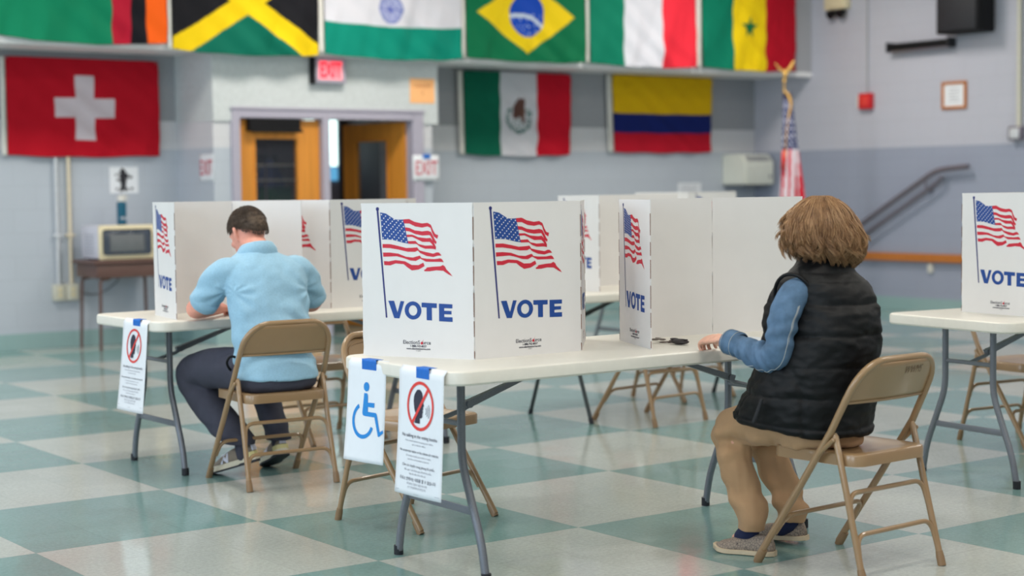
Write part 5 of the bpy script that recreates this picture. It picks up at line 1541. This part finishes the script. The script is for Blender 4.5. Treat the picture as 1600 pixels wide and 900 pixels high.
for x in (-.41, .39):
    bm = bmesh.new(); box(bm, x, x + .02, -.13, 0, -.005, .10, bev=.004); obj('end_bracket', bm, 'rubber', t, auto=True)
bm = bmesh.new(); box(bm, -.39, .39, -.10, -.085, -.012, .02, bev=.004); obj('bottom_slat', bm, 'steel_rail', t, auto=True)
t = rthing('loudspeaker', 'black box loudspeaker mounted high on the right wall', 'speaker', -3.14, 2.83)
bm = bmesh.new(); box(bm, -.26, .26, -.30, -.04, 0, .78, bev=.012); obj('speaker_cabinet', bm, 'black_plastic', t, auto=True)
bm = bmesh.new(); box(bm, -.235, .235, -.312, -.298, .025, .755, bev=.008); obj('grille', bm, 'rubber', t, auto=True)
bm = bmesh.new(); box(bm, -.06, .06, -.05, 0, .3, .5); obj('wall_bracket', bm, 'leg_black', t, auto=True)
t = rthing('emergency_light', 'emergency light with twin lamp heads high on the right wall', 'emergency light', -1.33, 3.18)
bm = bmesh.new(); box(bm, -.17, .15, -.09, 0, .06, .26, bev=.015); obj('battery_case', bm, 'micro_cream', t, auto=True)
for x in (-.05, .09):
    bm = bmesh.new(); tube(bm, [(x, -.05, .03), (x, -.10, .01), (x, -.125, .0)], [.03, .045, .05], 16); obj('lamp_head', bm, 'black_plastic', t, auto=True)
t = rthing('wall_conduit', 'pale conduit ending in a small grey junction box at the right edge', 'conduit', -3.665, 1.745)
bm = bmesh.new(); tube(bm, [(.02, -.03, .13), (.02, -.03, 2.2)], .024, 12); obj('conduit', bm, 'cream_paint', t, auto=True)
bm = bmesh.new(); box(bm, -.075, .075, -.08, 0, 0, .14, bev=.008); jb = obj('junction_box', bm, 'steel_rail', t, auto=True)
bm = bmesh.new(); box(bm, -.055, .055, -.085, -.078, .02, .12, bev=.004); obj('cover_plate', bm, 'conduit_white', jb, auto=True)
t = rthing('wall_fitting', 'small white fitting on the right wall under the wooden rail', 'wall fitting', -2.585, .40)
bm = bmesh.new(); box(bm, -.035, .035, -.03, 0, 0, .10, bev=.012); obj('cover', bm, 'white_plastic', t, auto=True)
bm = bmesh.new(); ellip(bm, (0, -.032, .05), (.016, .01, .016), 12); obj('button', bm, 'cream_paint', t, smooth=True)
# handrail, sloping up and levelling off
t = rthing('stair_handrail', 'sloping metal handrail fixed to the right wall', 'handrail', -2.3, 0)
bm = bmesh.new()
P1 = [(-1.5, -.09, .40), (.42, -.09, 1.47), (.82, -.09, 1.50)]
tube(bm, fillet(P1, .12, 8), .027, 14)
obj('rail_tube', bm, 'steel_rail', t, auto=True)
bm = bmesh.new()
P2 = [(-1.5, -.09, .26), (.42, -.09, 1.33), (.50, -.09, 1.40)]
tube(bm, fillet(P2[:2] + [P2[2]], .03), .02, 10)
obj('lower_rail', bm, 'steel_rail', t, auto=True)
for x in (-1.3, -.62, .28):
    z = .40 + (x + 1.5) * 1.07 / 1.92
    bm = bmesh.new(); tube(bm, [(x, -.09, z), (x, -.085, z - .10), (x, -.01, z - .12)], .012, 10); tube(bm, [(x, -.012, z - .12), (x, 0, z - .12)], .035, 14)
    obj('wall_bracket', bm, 'steel_rail', t, auto=True)
# things seen through the glass of the closed door
t = wthing('display_board', 'dark board with white sheets seen through the left door glass', 'board', -4.85, 3.19, 1.15)
bm = bmesh.new(); box(bm, -.35, .3, -.03, 0, 0, .6, bev=.006); obj('board_panel', bm, 'trousers', t, auto=True)
bm = bmesh.new(); box(bm, -.28, .22, -.036, -.03, .40, .44); obj('pinned_sheets', bm, 'ink_grey', t)
t = wthing('storage_cart', 'cart with white shelves seen through the left door glass', 'cart', -5.2, 2.0, 0)
bm = bmesh.new()
for x in (-.2, .2):
    for y in (-.15, .15): tube(bm, [(x, y, .0), (x, y, 1.62)], .012, 8)
obj('cart_frame', bm, 'steel_rail', t, auto=True)
M['green_bin'] = mat('green_plastic', (22, 110, 84), .5)
for z in (.3, 1.18, 1.44, 1.60):
    bm = bmesh.new(); box(bm, -.2, .2, -.16, .16, z, z + .02, bev=.005); obj('shelf', bm, 'white_plastic', t, auto=True)
bm = bmesh.new(); box(bm, -.15, .13, -.13, .13, 1.2, 1.36, bev=.02); box(bm, -.16, .14, -.14, .14, 1.36, 1.375, bev=.004)
o = obj('storage_bin', bm, 'green_bin', None, W(-5.2, 2.0, 0), (0, 0, rr), auto=True); tag(o, 'green bin on the cart behind the left door glass', 'bin')
t = wthing('hanging_jacket', 'blue jacket hanging in the hall, seen through the left door glass', 'jacket', -4.95, 2.6, 1.0)
bm = bmesh.new(); limb(bm, [(0, 0, .0), (0, 0, .35), (0, 0, .62)], [.12, .13, .07], 16, 5, (.6, 1)); limb(bm, [(-.06, 0, .58), (-.14, 0, .4), (-.16, 0, .15)], [.05, .045, .04], 12, 4); limb(bm, [(.06, 0, .58), (.14, 0, .4), (.16, 0, .15)], [.05, .045, .04], 12, 4)
M['jacket'] = mat('blue_jacket_cloth', (60, 74, 124), .8)
obj('jacket_body', bm, 'jacket', t, smooth=True)
bm = bmesh.new(); tube(bm, [(0, 0, .66), (0, 0, .8), (0, .05, .84), (0, .6, .84)], .008, 8); obj('hook_arm', bm, 'steel_rail', t, auto=True)
